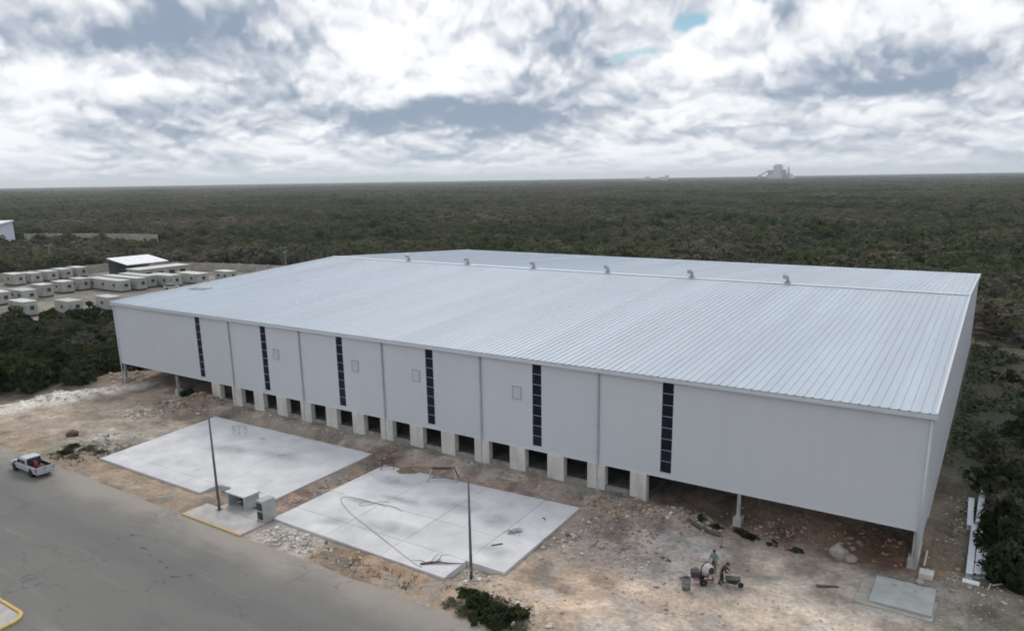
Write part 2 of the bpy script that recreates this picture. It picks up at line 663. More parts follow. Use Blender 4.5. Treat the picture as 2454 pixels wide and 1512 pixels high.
def height(x, y):
    x = np.asarray(x, float)
    y = np.asarray(y, float)
    h = 0.10 * fbm(x, y, 4, 0.22) + 0.07 * fbm(x, y, 3, 1.1)
    h = h + 0.60 * inbox(x, y, 20.5, 79.5, -1.9, 3, 1.0)
    h = h + 0.9 * inbox(x, y, -2, 20.5, 5, 90, 3) + 0.9 * inbox(x, y, 79.5, 101, 5, 90, 3)
    rough = 1 + 0.5 * fbm(x, y, 3, 0.8)
    for cx, cy, rx, ry, rot, hh in MOUNDS:
        h = h + hh * rough * blob(x, y, cx, cy, rx, ry, rot)
    # trench between the two aprons, ground flush beside the aprons
    h = h - 0.20 * inbox(x, y, 51.7, 53.9, -18.0, -3.0, 0.4)
    flat = np.maximum(inbox(x, y, 28.0, 50.6, -18.0, -4.1, 0.3), inbox(x, y, 54.7, 74.8, -18.1, -5.2, 0.3))
    h = h * (1 - flat) - 0.25 * flat
    # utility pad and road verge
    pad = inbox(x, y, 44.3, 54.6, -22.2, -16.0, 0.3)
    h = h * (1 - pad) - 0.02 * pad
    edge = 1 - sstep(y, ROAD_Y - 0.2, ROAD_Y + 1.4)
    h = h * (1 - edge) - 0.03 * edge
    return h


def hz_at(x, y):
    return float(height(np.array([x]), np.array([y]))[0])


K = 0.71          # light on a horizontal surface, to turn seen colours into base colours


def soil(r, g, b):
    return lin(r, g, b) / K


ZONES = [  # cx, cy, rx, ry, rot, colour, weight
    (10, -12, 14, 5, 0.25, soil(146, 130, 114), 0.9), (24, -20.3, 10, 2.2, 0, soil(120, 103, 84), 1.0), (38, -20.3, 9, 1.8, 0, soil(124, 108, 90), 1.0),
    (16.5, -6.5, 6, 2.6, 0.35, soil(160, 148, 138), 0.9), (21, -5.6, 4.5, 1.6, 0.3, soil(100, 80, 64), 2.4), (18, -2.0, 4, 2.2, 0.3, soil(104, 84, 74), 2.2),
    (0.5, -10.5, 1.8, 8.0, -0.25, soil(208, 205, 198), 3.2), (21.5, -14.5, 4, 2.6, 0.3, soil(140, 138, 130), 1.2), (22.5, -18.0, 4.5, 2.0, 0.2, soil(98, 98, 86), 1.1),
    (4, 4, 8, 4, 0, soil(128, 108, 90), 1.2), (10, -2, 5, 3, 0.2, soil(150, 134, 118), 0.9), (-3, 0, 3, 4, 0, soil(150, 128, 108), 1.0),
    (52.7, -11, 1.3, 8, 0, soil(122, 104, 92), 1.3), (52.7, -4, 2.4, 1.8, 0, soil(92, 78, 66), 1.3), (62, -3.2, 8, 1.0, 0, soil(142, 120, 108), 1.2),
    (36, -2.3, 14, 1.0, 0, soil(132, 116, 102), 1.2), (72, -2.6, 6, 1.0, 0, soil(140, 122, 106), 1.2), (50, -1.2, 40, 0.9, 0, soil(128, 122, 114), 1.0),
    (58, -20.2, 3.5, 1.5, 0, soil(150, 148, 144), 1.2), (66, -20.3, 5, 1.4, 0, soil(136, 112, 88), 1.2), (71, -20.0, 4, 1.4, 0, soil(134, 116, 98), 1.2),
    (80.5, -7, 5, 5, 0, soil(122, 112, 108), 1.3), (79.5, -3, 3, 2.5, 0, soil(118, 105, 92), 1.3), (84.3, -8.3, 2.6, 2.6, 0, soil(146, 144, 140), 1.2),
    (84.0, -4.8, 2.2, 1.3, 0, soil(168, 166, 166), 1.4), (82.2, -5.6, 1.6, 1.2, 0, soil(172, 158, 138), 1.2), (91, -6, 6, 3.2, -0.2, soil(164, 150, 136), 1.3),
    (96.5, -8, 4, 3, -0.3, soil(166, 154, 144), 1.2), (86, -14.5, 7, 3, 0, soil(158, 143, 128), 1.1), (94, -13.5, 6, 3, 0, soil(138, 122, 106), 1.1),
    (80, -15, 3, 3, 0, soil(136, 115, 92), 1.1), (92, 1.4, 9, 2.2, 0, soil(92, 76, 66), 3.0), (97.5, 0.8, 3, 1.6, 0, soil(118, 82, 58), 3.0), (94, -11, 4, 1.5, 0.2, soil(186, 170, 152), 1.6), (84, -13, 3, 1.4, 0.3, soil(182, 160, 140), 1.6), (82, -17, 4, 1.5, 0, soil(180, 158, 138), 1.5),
    (88.5, -9.8, 2.2, 1.3, 0, soil(136, 132, 128), 1.2), (99.8, -5.6, 3.2, 2.8, 0, soil(150, 145, 136), 1.4), (103.5, -4, 4, 3, 0, soil(142, 136, 126), 1.1),
    (101.6, 6, 1.5, 10, 0, soil(104, 92, 76), 2.2), (104.5, 12, 2.2, 14, 0, soil(66, 66, 50), 2.5), (103, 42, 6, 20, 0, soil(54, 58, 42), 5.0),
    (108, 64, 8, 16, 0, soil(74, 66, 54), 4.0), (104, 74, 5, 20, 0, soil(56, 58, 44), 4.0), (-14, 0, 9, 14, 0, soil(64, 62, 48), 1.6),
    (-25, 20, 25, 30, 0, soil(58, 58, 44), 1.8), (118, 20, 12, 60, 0, soil(60, 60, 46), 1.6), (50, 45, 60, 40, 0, soil(80, 72, 64), 0.8),
]


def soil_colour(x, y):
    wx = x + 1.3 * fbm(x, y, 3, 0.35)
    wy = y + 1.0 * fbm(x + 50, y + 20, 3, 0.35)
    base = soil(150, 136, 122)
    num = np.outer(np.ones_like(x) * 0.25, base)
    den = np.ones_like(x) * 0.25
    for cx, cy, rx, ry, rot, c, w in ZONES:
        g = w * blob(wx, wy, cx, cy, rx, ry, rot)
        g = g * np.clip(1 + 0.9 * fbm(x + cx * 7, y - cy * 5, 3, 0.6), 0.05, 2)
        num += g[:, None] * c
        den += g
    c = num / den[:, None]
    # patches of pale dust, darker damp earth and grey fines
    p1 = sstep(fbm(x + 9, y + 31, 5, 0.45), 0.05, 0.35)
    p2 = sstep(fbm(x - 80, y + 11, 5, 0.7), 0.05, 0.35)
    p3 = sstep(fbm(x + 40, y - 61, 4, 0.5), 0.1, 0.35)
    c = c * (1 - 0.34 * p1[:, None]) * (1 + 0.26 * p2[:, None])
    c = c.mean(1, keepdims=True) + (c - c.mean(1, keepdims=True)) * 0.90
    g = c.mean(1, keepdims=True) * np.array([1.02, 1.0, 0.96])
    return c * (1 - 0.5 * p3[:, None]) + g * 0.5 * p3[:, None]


def make_terrain():
    xs = np.arange(-48, 132.01, 0.40)
    ys = np.concatenate([np.arange(-22.15, 14, 0.30), np.arange(14, 110, 0.9)])
    X, Y = np.meshgrid(xs, ys)
    x, y = X.ravel(), Y.ravel()
    z = height(x, y)
    nx, ny = len(xs), len(ys)
    i = (np.arange(ny - 1)[:, None] * nx + np.arange(nx - 1)[None, :]).ravel()
    F = np.stack([i, i + 1, i + nx + 1, i + nx], 1)
    border = (np.minimum(np.minimum(x + 48, 132 - x), 110 - y) < 3)
    z = np.where(border, np.minimum(z, 0.0) - 0.25 * border, z)
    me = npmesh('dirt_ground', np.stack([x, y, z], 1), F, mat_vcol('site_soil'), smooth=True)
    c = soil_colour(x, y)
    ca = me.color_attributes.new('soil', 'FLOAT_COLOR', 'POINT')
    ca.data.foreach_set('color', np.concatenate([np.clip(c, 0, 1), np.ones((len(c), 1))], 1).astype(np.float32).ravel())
    o = put('dirt_ground', me)
    tag(o, 'bare sandy building site soil with rubble round the white warehouse', 'ground', kind='structure')


make_terrain()

# land sheet to the horizon
M_LAND = mat('forest_floor', (0.055, 0.052, 0.036), rough=1.0, var=0.3, scale=0.02, spec=0.1)
me = bpy.data.meshes.new('ground')
me.from_pydata([(-14000, -14000, -0.30), (14000, -14000, -0.30), (14000, 14000, -0.30), (-14000, 14000, -0.30)], [], [(0, 1, 2, 3)])
me.materials.append(M_LAND)
tag(put('ground', me), 'dark scrub covered land running flat to the horizon', 'ground', kind='structure')


# ------------------------------------------------------------------ road
def road_material():
    mt = bpy.data.materials.new('dusty_asphalt')
    mt.use_nodes = True
    nt = mt.node_tree
    b = nt.nodes['Principled BSDF']
    b.inputs['Roughness'].default_value = 0.85
    b.inputs['Specular IOR Level'].default_value = 0.3
    geo = nt.nodes.new('ShaderNodeNewGeometry')
    sp = nt.nodes.new('ShaderNodeSeparateXYZ')
    nt.links.new(geo.outputs['Position'], sp.inputs[0])

    def noise(scale, stretch=(1, 1, 1), det=6):
        mp = nt.nodes.new('ShaderNodeMapping')
        mp.inputs['Scale'].default_value = stretch
        nt.links.new(geo.outputs['Position'], mp.inputs[0])
        n = nt.nodes.new('ShaderNodeTexNoise')
        n.inputs['Scale'].default_value = scale
        n.inputs['Detail'].default_value = det
        n.inputs['Roughness'].default_value = 0.62
        nt.links.new(mp.outputs[0], n.inputs['Vector'])
        return n.outputs['Fac']

    def math_(op, a, b_=0.0, c=None):
        n = nt.nodes.new('ShaderNodeMath')
        n.operation = op
        for k, v in enumerate((a, b_, c)):
            if v is None:
                continue
            if isinstance(v, (int, float)):
                n.inputs[k].default_value = v
            else:
                nt.links.new(v, n.inputs[k])
        return n.outputs[0]

    def ss(x, lo, hi):
        n = nt.nodes.new('ShaderNodeMapRange')
        n.interpolation_type = 'SMOOTHSTEP'
        nt.links.new(x, n.inputs[0])
        n.inputs[1].default_value = lo
        n.inputs[2].default_value = hi
        return n.outputs[0]

    def mix(f, a, c):
        n = nt.nodes.new('ShaderNodeMix')
        n.data_type = 'RGBA'
        for s, v in ((n.inputs[0], f), (n.inputs[6], a), (n.inputs[7], c)):
            if isinstance(v, tuple):
                s.default_value = v
            else:
                nt.links.new(v, s)
        return n.outputs[2]

    y = sp.outputs[1]
    yw = math_('ADD', y, math_('MULTIPLY', math_('SUBTRACT', noise(0.16), 0.5), 5.0))
    base = mix(noise(0.10, (0.35, 1, 1)), (0.105, 0.105, 0.103, 1), (0.205, 0.198, 0.185, 1))
    fine = mix(noise(6.0), (0.80, 0.80, 0.80, 1), (1.2, 1.2, 1.2, 1))
    dust = math_('MULTIPLY', ss(yw, -26.0, -22.0), 0.95)
    dust2 = math_('MULTIPLY', math_('SUBTRACT', 1.0, ss(yw, -40.0, -31.0)), 0.30)
    c = mix(dust, base, (0.295, 0.268, 0.237, 1))
    c = mix(dust2, c, (0.20, 0.192, 0.178, 1))
    # worn wheel path, pale drag marks and dark spill spots
    wheel = math_('MULTIPLY', math_('SUBTRACT', ss(yw, -30.5, -28.5), ss(yw, -28.0, -26.0)), 0.35)
    c = mix(wheel, c, (0.105, 0.107, 0.110, 1))
    marks = math_('MULTIPLY', ss(noise(0.6, (0.14, 1.8, 1), 9), 0.54, 0.72), 0.42)
    c = mix(marks, c, (0.28, 0.255, 0.23, 1))
    spots = math_('MULTIPLY', ss(noise(0.9, (0.6, 1, 1), 3), 0.70, 0.76), 0.6)
    c = mix(spots, c, (0.06, 0.058, 0.055, 1))
    vo = nt.nodes.new('ShaderNodeTexVoronoi')
    vo.feature = 'DISTANCE_TO_EDGE'
    vo.inputs['Scale'].default_value = 0.22
    wv = nt.nodes.new('ShaderNodeVectorMath')
    wv.operation = 'ADD'
    n_w = nt.nodes.new('ShaderNodeTexNoise')
    n_w.inputs['Scale'].default_value = 0.8
    n_w.inputs['Detail'].default_value = 5
    nt.links.new(geo.outputs['Position'], n_w.inputs['Vector'])
    sw = nt.nodes.new('ShaderNodeVectorMath')
    sw.operation = 'SCALE'
    sw.inputs['Scale'].default_value = 2.2
    nt.links.new(n_w.outputs['Color'], sw.inputs[0])
    nt.links.new(geo.outputs['Position'], wv.inputs[0])
    nt.links.new(sw.outputs[0], wv.inputs[1])
    nt.links.new(wv.outputs[0], vo.inputs['Vector'])
    crack = math_('MULTIPLY', math_('SUBTRACT', 1.0, ss(vo.outputs['Distance'], 0.004, 0.014)), math_('MULTIPLY', ss(noise(0.12), 0.45, 0.6), 0.45))
    c = mix(crack, c, (0.05, 0.05, 0.05, 1))
    blot = math_('MULTIPLY', ss(noise(0.28, (0.5, 1, 1), 7), 0.52, 0.68), 0.35)
    c = mix(blot, c, (0.105, 0.105, 0.107, 1))
    mu = nt.nodes.new('ShaderNodeMix')
    mu.data_type = 'RGBA'
    mu.blend_type = 'MULTIPLY'
    mu.inputs[0].default_value = 1.0
    nt.links.new(c, mu.inputs[6])
    nt.links.new(fine, mu.inputs[7])
    nt.links.new(mu.outputs[2], b.inputs['Base Color'])
    bp = nt.nodes.new('ShaderNodeBump')
    bp.inputs['Strength'].default_value = 0.3
    bp.inputs['Distance'].default_value = 0.02
    nt.links.new(noise(14.0), bp.inputs['Height'])
    nt.links.new(bp.outputs[0], b.inputs['Normal'])
    return mt


M_ROAD = road_material()
# irregular dusty edge towards the site
xs = np.arange(-260, 260.1, 0.8)
ey = ROAD_Y + 0.22 * fbm(xs, xs * 0 + 3.3, 4, 0.35)
V = [(x, -36.9 if x < 70 else -36.9, 0.012) for x in xs] + [(x, e, 0.012) for x, e in zip(xs, ey)]
nX = len(xs)
me = npmesh('road', V, [(i, i + 1, nX + i + 1, nX + i) for i in range(nX - 1)], M_ROAD)
tag(put('road', me), 'worn grey asphalt road dusted with sand in front of the site', 'road', kind='structure')
# road continues round the yellow kerbed island towards the camera
mb = MB()
mb.add([(40, -70, 0.006), (260, -70, 0.006), (260, -36.5, 0.006), (40, -36.5, 0.006)], [(0, 1, 2, 3)])
mb.build('road', M_ROAD)['kind'] = 'structure'

# dark tar patches and potholes on the asphalt
TAR = mat('tar_patch', (0.07, 0.068, 0.064), rough=0.7, var=0.3, scale=4)


def patch(px, py, rx, ry, rot, seed):
    r_ = random.Random(seed)
    n = 14
    pts = []
    for k in range(n):
        a = 2 * PI * k / n
        s = r_.uniform(0.65, 1.1)
        u, v = rx * s * math.cos(a), ry * s * math.sin(a)
        pts.append((px + u * math.cos(rot) - v * math.sin(rot), py + u * math.sin(rot) + v * math.cos(rot)))
    mbp = MB()
    mbp.add([(a, b, 0.017) for a, b in pts], [tuple(range(n))])
    return mbp


road_obj = bpy.data.objects['road']
for k, (a, b, c, d, e) in enumerate([(49.5, -27.2, 0.55, 0.16, 0.1), (51.0, -27.6, 0.3, 0.1, 0.3), (52.6, -27.75, 0.5, 0.12, 0.05), (53.8, -28.0, 0.5, 0.1, -0.1),
                                     (55.6, -28.5, 0.55, 0.24, 0.5), (46.6, -26.4, 0.5, 0.15, 0), (56.4, -27.8, 0.3, 0.1, 0.4), (64.2, -32.2, 0.45, 0.18, 0.3),
                                     (60.0, -28.4, 0.14, 0.1, 0), (64.8, -30.9, 0.16, 0.1, 0), (59.8, -25.6, 0.14, 0.08, 0)]):
    patch(a, b, c * 0.8, d * 0.8, e, k).build('tar_patch', TAR, road_obj)

# ------------------------------------------------------------------ concrete aprons
def bil(q, u, v):
    a = [(1 - u) * (1 - v), u * (1 - v), u * v, (1 - u) * v]
    return (sum(w * p[0] for w, p in zip(a, q)), sum(w * p[1] for w, p in zip(a, q)))


def bil_clip(q, us, vs_, z1, z0, parent, skip=None, gap=0.012):
    for i in range(len(us) - 1):
        for j in range(len(vs_) - 1):
            if skip and skip(i, j):
                continue
            pts = [bil(q, us[i], vs_[j]), bil(q, us[i + 1], vs_[j]), bil(q, us[i + 1], vs_[j + 1]), bil(q, us[i], vs_[j + 1])]
            cx = sum(p[0] for p in pts) / 4
            cy = sum(p[1] for p in pts) / 4
            g = gap
            pts = [(p[0] + (g if p[0] < cx else -g), p[1] + (g if p[1] < cy else -g)) for p in pts]
            dzr = random.uniform(-0.006, 0.006)
            mbs = MB().prism(pts, z0, z1 + dzr)
            mbs.build('slab_panel', M_CONC, parent)


ap1 = empty('concrete_apron', (0, 0, 0))
tag(ap1, 'pale cast concrete apron nearer the white pickup, with a low steel hurdle on it', 'pavement', kind='structure')
u1 = [0, 0.25, 0.5, 0.705, 0.95, 1.0]
v1 = [0, 0.125, 0.5, 1.0]
bil_clip(SLAB1, [0, 0.25, 0.5, 0.70, 1.0], [0, 0.13, 0.5, 1.0], 0.20, -0.45, ap1, skip=lambda i, j: i == 3 and j == 0)
ap2 = empty('concrete_apron', (0, 0, 0))
tag(ap2, 'pale cast concrete apron with a black cable looped across it', 'pavement', kind='structure')
bil_clip(SLAB2, [0, 0.28, 0.56, 0.845, 1.0], [0, 0.185, 0.475, 1.0], 0.20, -0.45, ap2, skip=lambda i, j: i == 3 and j == 0, gap=0.02)

# damp stains left on the aprons: darker concrete film
def stain_mat():
    mt = bpy.data.materials.new('damp_stain')
    mt.use_nodes = True
    nt = mt.node_tree
    b = nt.nodes['Principled BSDF']
    b.inputs['Base Color'].default_value = (0.36, 0.37, 0.395, 1)
    b.inputs['Roughness'].default_value = 0.6
    tcn = nt.nodes.new('ShaderNodeTexCoord')
    gr = nt.nodes.new('ShaderNodeTexGradient')
    gr.gradient_type = 'SPHERICAL'
    geo = nt.nodes.new('ShaderNodeNewGeometry')
    n = nt.nodes.new('ShaderNodeTexNoise')
    n.inputs['Scale'].default_value = 1.1
    n.inputs['Detail'].default_value = 6
    nt.links.new(geo.outputs['Position'], n.inputs['Vector'])
    nt.links.new(tcn.outputs['Object'], gr.inputs[0])
    mu = nt.nodes.new('ShaderNodeMath')
    mu.operation = 'MULTIPLY'
    nt.links.new(gr.outputs['Fac'], mu.inputs[0])
    mr = nt.nodes.new('ShaderNodeMapRange')
    mr.inputs[1].default_value = 0.2
    mr.inputs[2].default_value = 0.8
    mr.inputs[3].default_value = 0.25
    nt.links.new(n.outputs['Fac'], mr.inputs[0])
    nt.links.new(mr.outputs[0], mu.inputs[1])
    mu2 = nt.nodes.new('ShaderNodeMath')
    mu2.operation = 'MULTIPLY'
    mu2.use_clamp = True
    nt.links.new(mu.outputs[0], mu2.inputs[0])
    mu2.inputs[1].default_value = 0.75
    nt.links.new(mu2.outputs[0], b.inputs['Alpha'])
    return mt


M_STAIN = stain_mat()
for a, b, sx, sy, rot, par in [(60.9, -10.3, 2.6, 0.7, 0.05, ap2), (58.9, -16.4, 1.7, 0.9, 0.5, ap2), (58.0, -12.4, 1.8, 0.5, 0.1, ap2), (66, -8.6, 3.5, 1.6, 0.2, ap2),
                               (64, -15, 3.0, 1.5, 0.2, ap2), (70.5, -9.3, 2.2, 1.6, 0.2, ap2), (37, -10, 4, 1.5, 0.2, ap1), (43, -8.5, 4, 1.6, 0.1, ap1),
                               (37.2, -6.0, 0.8, 0.4, 0, ap1),
                               (57.5, -7.5, 2.6, 1.3, 0, ap2), (73.2, -13.6, 2.0, 1.2, 0, ap2), (48.2, -15.8, 1.6, 0.4, 0, ap1)]:
    n = 20
    mbs = MB().add([(math.cos(2 * PI * k / n), math.sin(2 * PI * k / n), 0) for k in range(n)], [tuple(range(n))])
    o = mbs.build('stain', M_STAIN, par, loc=(a, b, 0.2105))
    o.scale = (sx, sy, 1)
    o.rotation_euler = (0, 0, rot)


# ------------------------------------------------------------------ warehouse
L, D, HE, HR, HC = 100.0, 83.45, 11.65, 13.98, 3.0
KS = (HR - HE) / (D / 2 + 0.35)
wh = empty('warehouse', (0, 0, 0), label='long white metal warehouse with ribbed roof, dark window strips and open dock bays', cat='warehouse')


def roof_z(y):
    return HE + KS * (y + 0.35) if y <= D / 2 else HE + KS * (D + 0.35 - y)


# front wall panels between window strips and downspouts
cuts = [0.0]
for k in range(6):
    xc = 12.5 * (k + 1) + 6.25
    cuts += [xc - 0.48, xc + 0.48]
    if k < 5:
        cuts.append(12.5 * (k + 2))
cuts.append(L)
strips = [12.5 * (k + 1) + 6.25 for k in range(6)]
i = 0
edges = sorted(set(cuts))
for a, b in zip(edges[:-1], edges[1:]):
    mid = (a + b) / 2
    if any(abs(mid - s) < 0.3 for s in strips):
        # short panel ends above and below the glazed strip
        MB().box((a, 0.02, HC), (b, 0.15, 3.36)).build('wall_panel', M_WALL, wh)
        MB().box((a, 0.02, 11.22), (b, 0.15, HE - 0.12)).build('wall_panel', M_WALL, wh)
        continue
    n = 1
    for q in range(n):
        x0, x1 = a + (b - a) * q / n, a + (b - a) * (q + 1) / n
        MB().box((x0 + 0.004, 0.0, HC), (x1 - 0.004, 0.15, HE - 0.12)).build('wall_panel', M_WALL, wh)
# bottom flashing in lengths
for k in range(8):
    MB().box((12.5 * k + 0.01, -0.03, HC - 0.10), (12.5 * k + 12.49, 0.18, HC + 0.06)).build('base_flashing', M_TRIM, wh)

# glazed strips of stacked panes
for s in strips:
    st = put('window_strip', MB().box((s - 0.47, 0.08, 3.37), (s + 0.47, 0.14, 11.21)).mesh('window_strip'), wh)
    st.data.materials.append(M_MULL)
    n = 8
    hh = (11.20 - 3.38) / n
    for k in range(n):
        z0 = 3.38 + k * hh
        MB().box((s - 0.46, 0.045, z0 + 0.035), (s + 0.46, 0.075, z0 + hh - 0.035)).build('pane', M_GLASS, st)

# louvred wall vents
for vx, vz in ((33.3, 8.15), (46.0, 8.2), (54.5, 8.2), (66.6, 8.2)):
    vz = {33.3: 8.0, 46.0: 8.2, 54.5: 8.25, 66.6: 8.2}[vx]
    v = put('wall_vent', MB().box((vx - 0.42, -0.02, vz - 0.55), (vx + 0.42, 0.0, vz + 0.55)).mesh('wall_vent'), wh)
    v.data.materials.append(M_WALL)
    f = MB()
    f.box((vx - 0.50, -0.06, vz - 0.62), (vx - 0.42, 0.0, vz + 0.62)).box((vx + 0.42, -0.06, vz - 0.62), (vx + 0.50, 0.0, vz + 0.62))
    f.box((vx - 0.42, -0.06, vz + 0.55), (vx + 0.42, 0.0, vz + 0.62)).box((vx - 0.42, -0.06, vz - 0.62), (vx + 0.42, 0.0, vz - 0.55))
    f.build('vent_frame', M_PIPE, v)
    for k in range(6):
        z = vz - 0.46 + k * 0.18
        MB().bar((vx - 0.42, -0.045, z), (vx + 0.42, -0.045, z), 0.03, 0.07).build('louvre', M_WALL, v)

# gutter along the front eave, in lengths
for k in range(16):
    x0 = -0.35 + k * (L + 0.7) / 16
    x1 = x0 + (L + 0.7) / 16 - 0.012
    g = MB()
    yy = -0.36
    prof = [(yy + 0.36, HE - 0.42), (yy + 0.04, HE - 0.42), (yy, HE - 0.36), (yy, HE - 0.05), (yy + 0.06, HE - 0.05), (yy + 0.36, HE - 0.05)]
    g.loft([[(x0, p, z) for p, z in prof], [(x1, p, z) for p, z in prof]])
    g.build('gutter', M_TRIM, wh)
# downspouts with straps, standing on the column lines
for k in range(2, 7):
    x = 12.5 * k
    d = MB().tube([(x, -0.10, HE - 0.42), (x, -0.10, 0.35), (x - 0.05, -0.35, 0.15)], 0.085, 8).build('downspout', M_PIPE, wh, smooth=True)
    for z in (1.5, 4.0, 6.5, 9.0):
        MB().box((x - 0.13, -0.20, z), (x + 0.13, 0.0, z + 0.06)).build('strap', M_PIPE, d)
for x in (-0.05, L + 0.05):
    d = MB().tube([(x, -0.12, HE - 0.42), (x, -0.12, 0.4)], 0.09, 8).build('downspout', M_TRIM, wh, smooth=True)

# corner trims
for x0, x1 in ((-0.20, 0.02), (L - 0.02, L + 0.20)):
    MB().box((x0, -0.05, HC - 0.1 if x0 < 0 else 0.9), (x1, 0.22, HE - 0.12)).build('corner_trim', M_TRIM, wh)
# end walls follow the low gable, in bays
def gable(xa, xb, zb, name):
    n = 7
    for k in range(n):
        y0, y1 = 0.2 + (D - 0.2) * k / n, 0.2 + (D - 0.2) * (k + 1) / n
        ysr = [y0] + ([D / 2] if y0 < D / 2 < y1 else []) + [y1]
        ring = [(y0 + 0.004, zb), (y1 - 0.004, zb)] + [(y, roof_z(y) - 0.13) for y in reversed(ysr)]
        MB().loft([[(xa, y, z) for y, z in ring], [(xb, y, z) for y, z in ring]]).build(name, M_WALL, wh)


gable(L + 0.02, L + 0.17, 0.75, 'wall_panel')
gable(-0.17, -0.02, 3.0, 'wall_panel')
for k in range(8):
    MB().box((12.5 * k + 0.004, D - 0.15, 0), (12.5 * k + 12.496, D, HE - 0.12)).build('wall_panel', M_WALL, wh)

# rake flashings at both gables
for xa in (-0.36, L + 0.20):
    for y0, y1 in ((-0.35, D / 2), (D / 2, D + 0.35)):
        z0, z1 = roof_z(y0), roof_z(y1)
        ring = [(y0, z0 - 0.38), (y1, z1 - 0.38), (y1, z1 + 0.09), (y0, z0 + 0.09)]
        MB().loft([[(xa, y, z) for y, z in ring], [(xa + 0.16, y, z) for y, z in ring]]).build('rake_flashing', M_TRIM, wh)

# roof sheets: 80 a slope, each with two trapezoid ribs
NP = 80
PW = (L + 0.40) / NP
slope_len = math.hypot(D / 2 + 0.35, HR - HE)


def roof_sheet():
    prof = []
    for c in (PW * 0.25, PW * 0.75):
        prof += [(c - 0.09, 0.0), (c - 0.04, 0.055), (c + 0.04, 0.055), (c + 0.09, 0.0)]
    prof = [(0.0, 0.0)] + prof + [(PW - 0.006, 0.0)]
    V, F = [], []
    for s in (0.0, slope_len):
        V += [(x, s, z) for x, z in prof]
    n = len(prof)
    for s in (0.0, slope_len):
        V += [(x, s, z - 0.03) for x, z in prof]
    for k in range(n - 1):
        F.append((k, k + 1, n + k + 1, n + k))
        F.append((2 * n + k + 1, 2 * n + k, 3 * n + k, 3 * n + k + 1))
        F.append((2 * n + k, 2 * n + k + 1, k + 1, k))
        F.append((n + k, n + k + 1, 3 * n + k + 1, 3 * n + k))
    me_ = bpy.data.meshes.new('roof_sheet')
    me_.from_pydata(V, [], F)
    me_.materials.append(M_ROOF)
    me_.update()
    return me_


rs = roof_sheet()
ang = math.atan2(HR - HE, D / 2 + 0.35)
for k in range(NP):
    x = -0.20 + k * PW
    put('roof_sheet', rs, wh, (x, -0.35, HE), (ang, 0, 0))
    o = put('roof_sheet', rs, wh, (x + PW, D + 0.35, HE), (ang, 0, PI))
# ridge capping in lengths
for k in range(16):
    x0 = -0.2 + k * (L + 0.4) / 16
    x1 = x0 + (L + 0.4) / 16 + 0.0
    zr = HR + 0.10
    ring = [(D / 2 - 0.45, zr - 0.015), (D / 2 - 0.10, zr + 0.05), (D / 2 + 0.10, zr + 0.05), (D / 2 + 0.45, zr - 0.015), (D / 2 + 0.45, zr - 0.08), (D / 2 - 0.45, zr - 0.08)]
    MB().loft([[(x0, y, z) for y, z in ring], [(x1 - 0.015, y, z) for y, z in ring]]).build('ridge_cap', M_PIPE if k < 0 else M_TRIM, wh)
# ridge ventilators: square curb, neck and tilted rain hood
for k in range(6):
    x = 18.0 + 12.5 * k
    zr = HR + 0.12
    c = MB().box((x - 0.32, D / 2 - 0.32, zr - 0.1), (x + 0.32, D / 2 + 0.32, zr + 0.20)).build('roof_ventilator', M_STEEL, wh)
    MB().tube([(x, D / 2, zr + 0.20), (x, D / 2, zr + 0.55)], 0.20, 12).build('neck', M_STEEL, c, smooth=True)
    hd = MB()
    hd.tube([(x, D / 2, zr + 0.50), (x - 0.06, D / 2, zr + 0.68), (x - 0.28, D / 2, zr + 0.82), (x - 0.55, D / 2, zr + 0.80)], [0.23, 0.26, 0.29, 0.32], 12, cap=False)
    hd.build('hood', M_STEEL, c, smooth=True)
    MB().tube([(x - 0.51, D / 2, zr + 0.80), (x - 0.54, D / 2, zr + 0.80)], 0.28, 12).build('grille', M_DARK, c)

# dock front: piers, dock wall and floor
OPEN = [(22.1 + 4.125 * k, 24.5 + 4.125 * k) for k in range(14)]
pe = [20.45] + [v for o_ in OPEN for v in o_] + [79.62]
for k in range(0, len(pe), 2):
    a, b = pe[k], pe[k + 1]
    MB().cbox((a, -0.12, -0.3), (b, 0.55, HC - 0.105), 0.03).build('dock_pier', M_PIER, wh)
for a, b in OPEN:
    MB().box((a - 0.01, 0.06, -0.3), (b + 0.01, 0.40, 1.0)).build('dock_sill', mat('raw_sill', (0.30, 0.29, 0.27), rough=0.95, var=0.3, scale=1.5, bump=0.4), wh)
    MB().box((a, 0.40, 0.9), (b, 0.55, 0.985)).build('dark_opening_strip', M_DARK, wh)  # near-black strip behind the sill: the opening's shade put into the colour
MB().box((20.5, 0.56, -0.3), (79.6, D - 0.3, 0.96)).build('floor_slab', mat('darkened_floor', (0.12, 0.115, 0.105), rough=0.95, var=0.3, scale=0.6), wh)  # floor colour darkened to stand in for shade inside the bays
# steel columns with concrete pedestals along the front and end walls
for x in (0.12, 12.5, 87.4, L - 0.12):
    c = MB()
    y0 = 0.30
    c.box((x - 0.12, y0 - 0.16, 0.85), (x + 0.12, y0 - 0.145, HC + 0.5)).box((x - 0.12, y0 + 0.145, 0.85), (x + 0.12, y0 + 0.16, HC + 0.5)).box((x - 0.012, y0 - 0.145, 0.85), (x + 0.012, y0 + 0.145, HC + 0.5))
    c = c.build('column', M_COLUMN, wh)
    MB().cbox((x - 0.32, y0 - 0.4, -0.6), (x + 0.32, y0 + 0.4, 0.85), 0.02).build('pedestal', M_CONC2, c)
for x in np.arange(25, 80, 12.5):
    MB().box((x - 0.14, 0.7, 0.9), (x + 0.14, 1.0, HE - 0.3)).build('column', M_WHITE, wh)
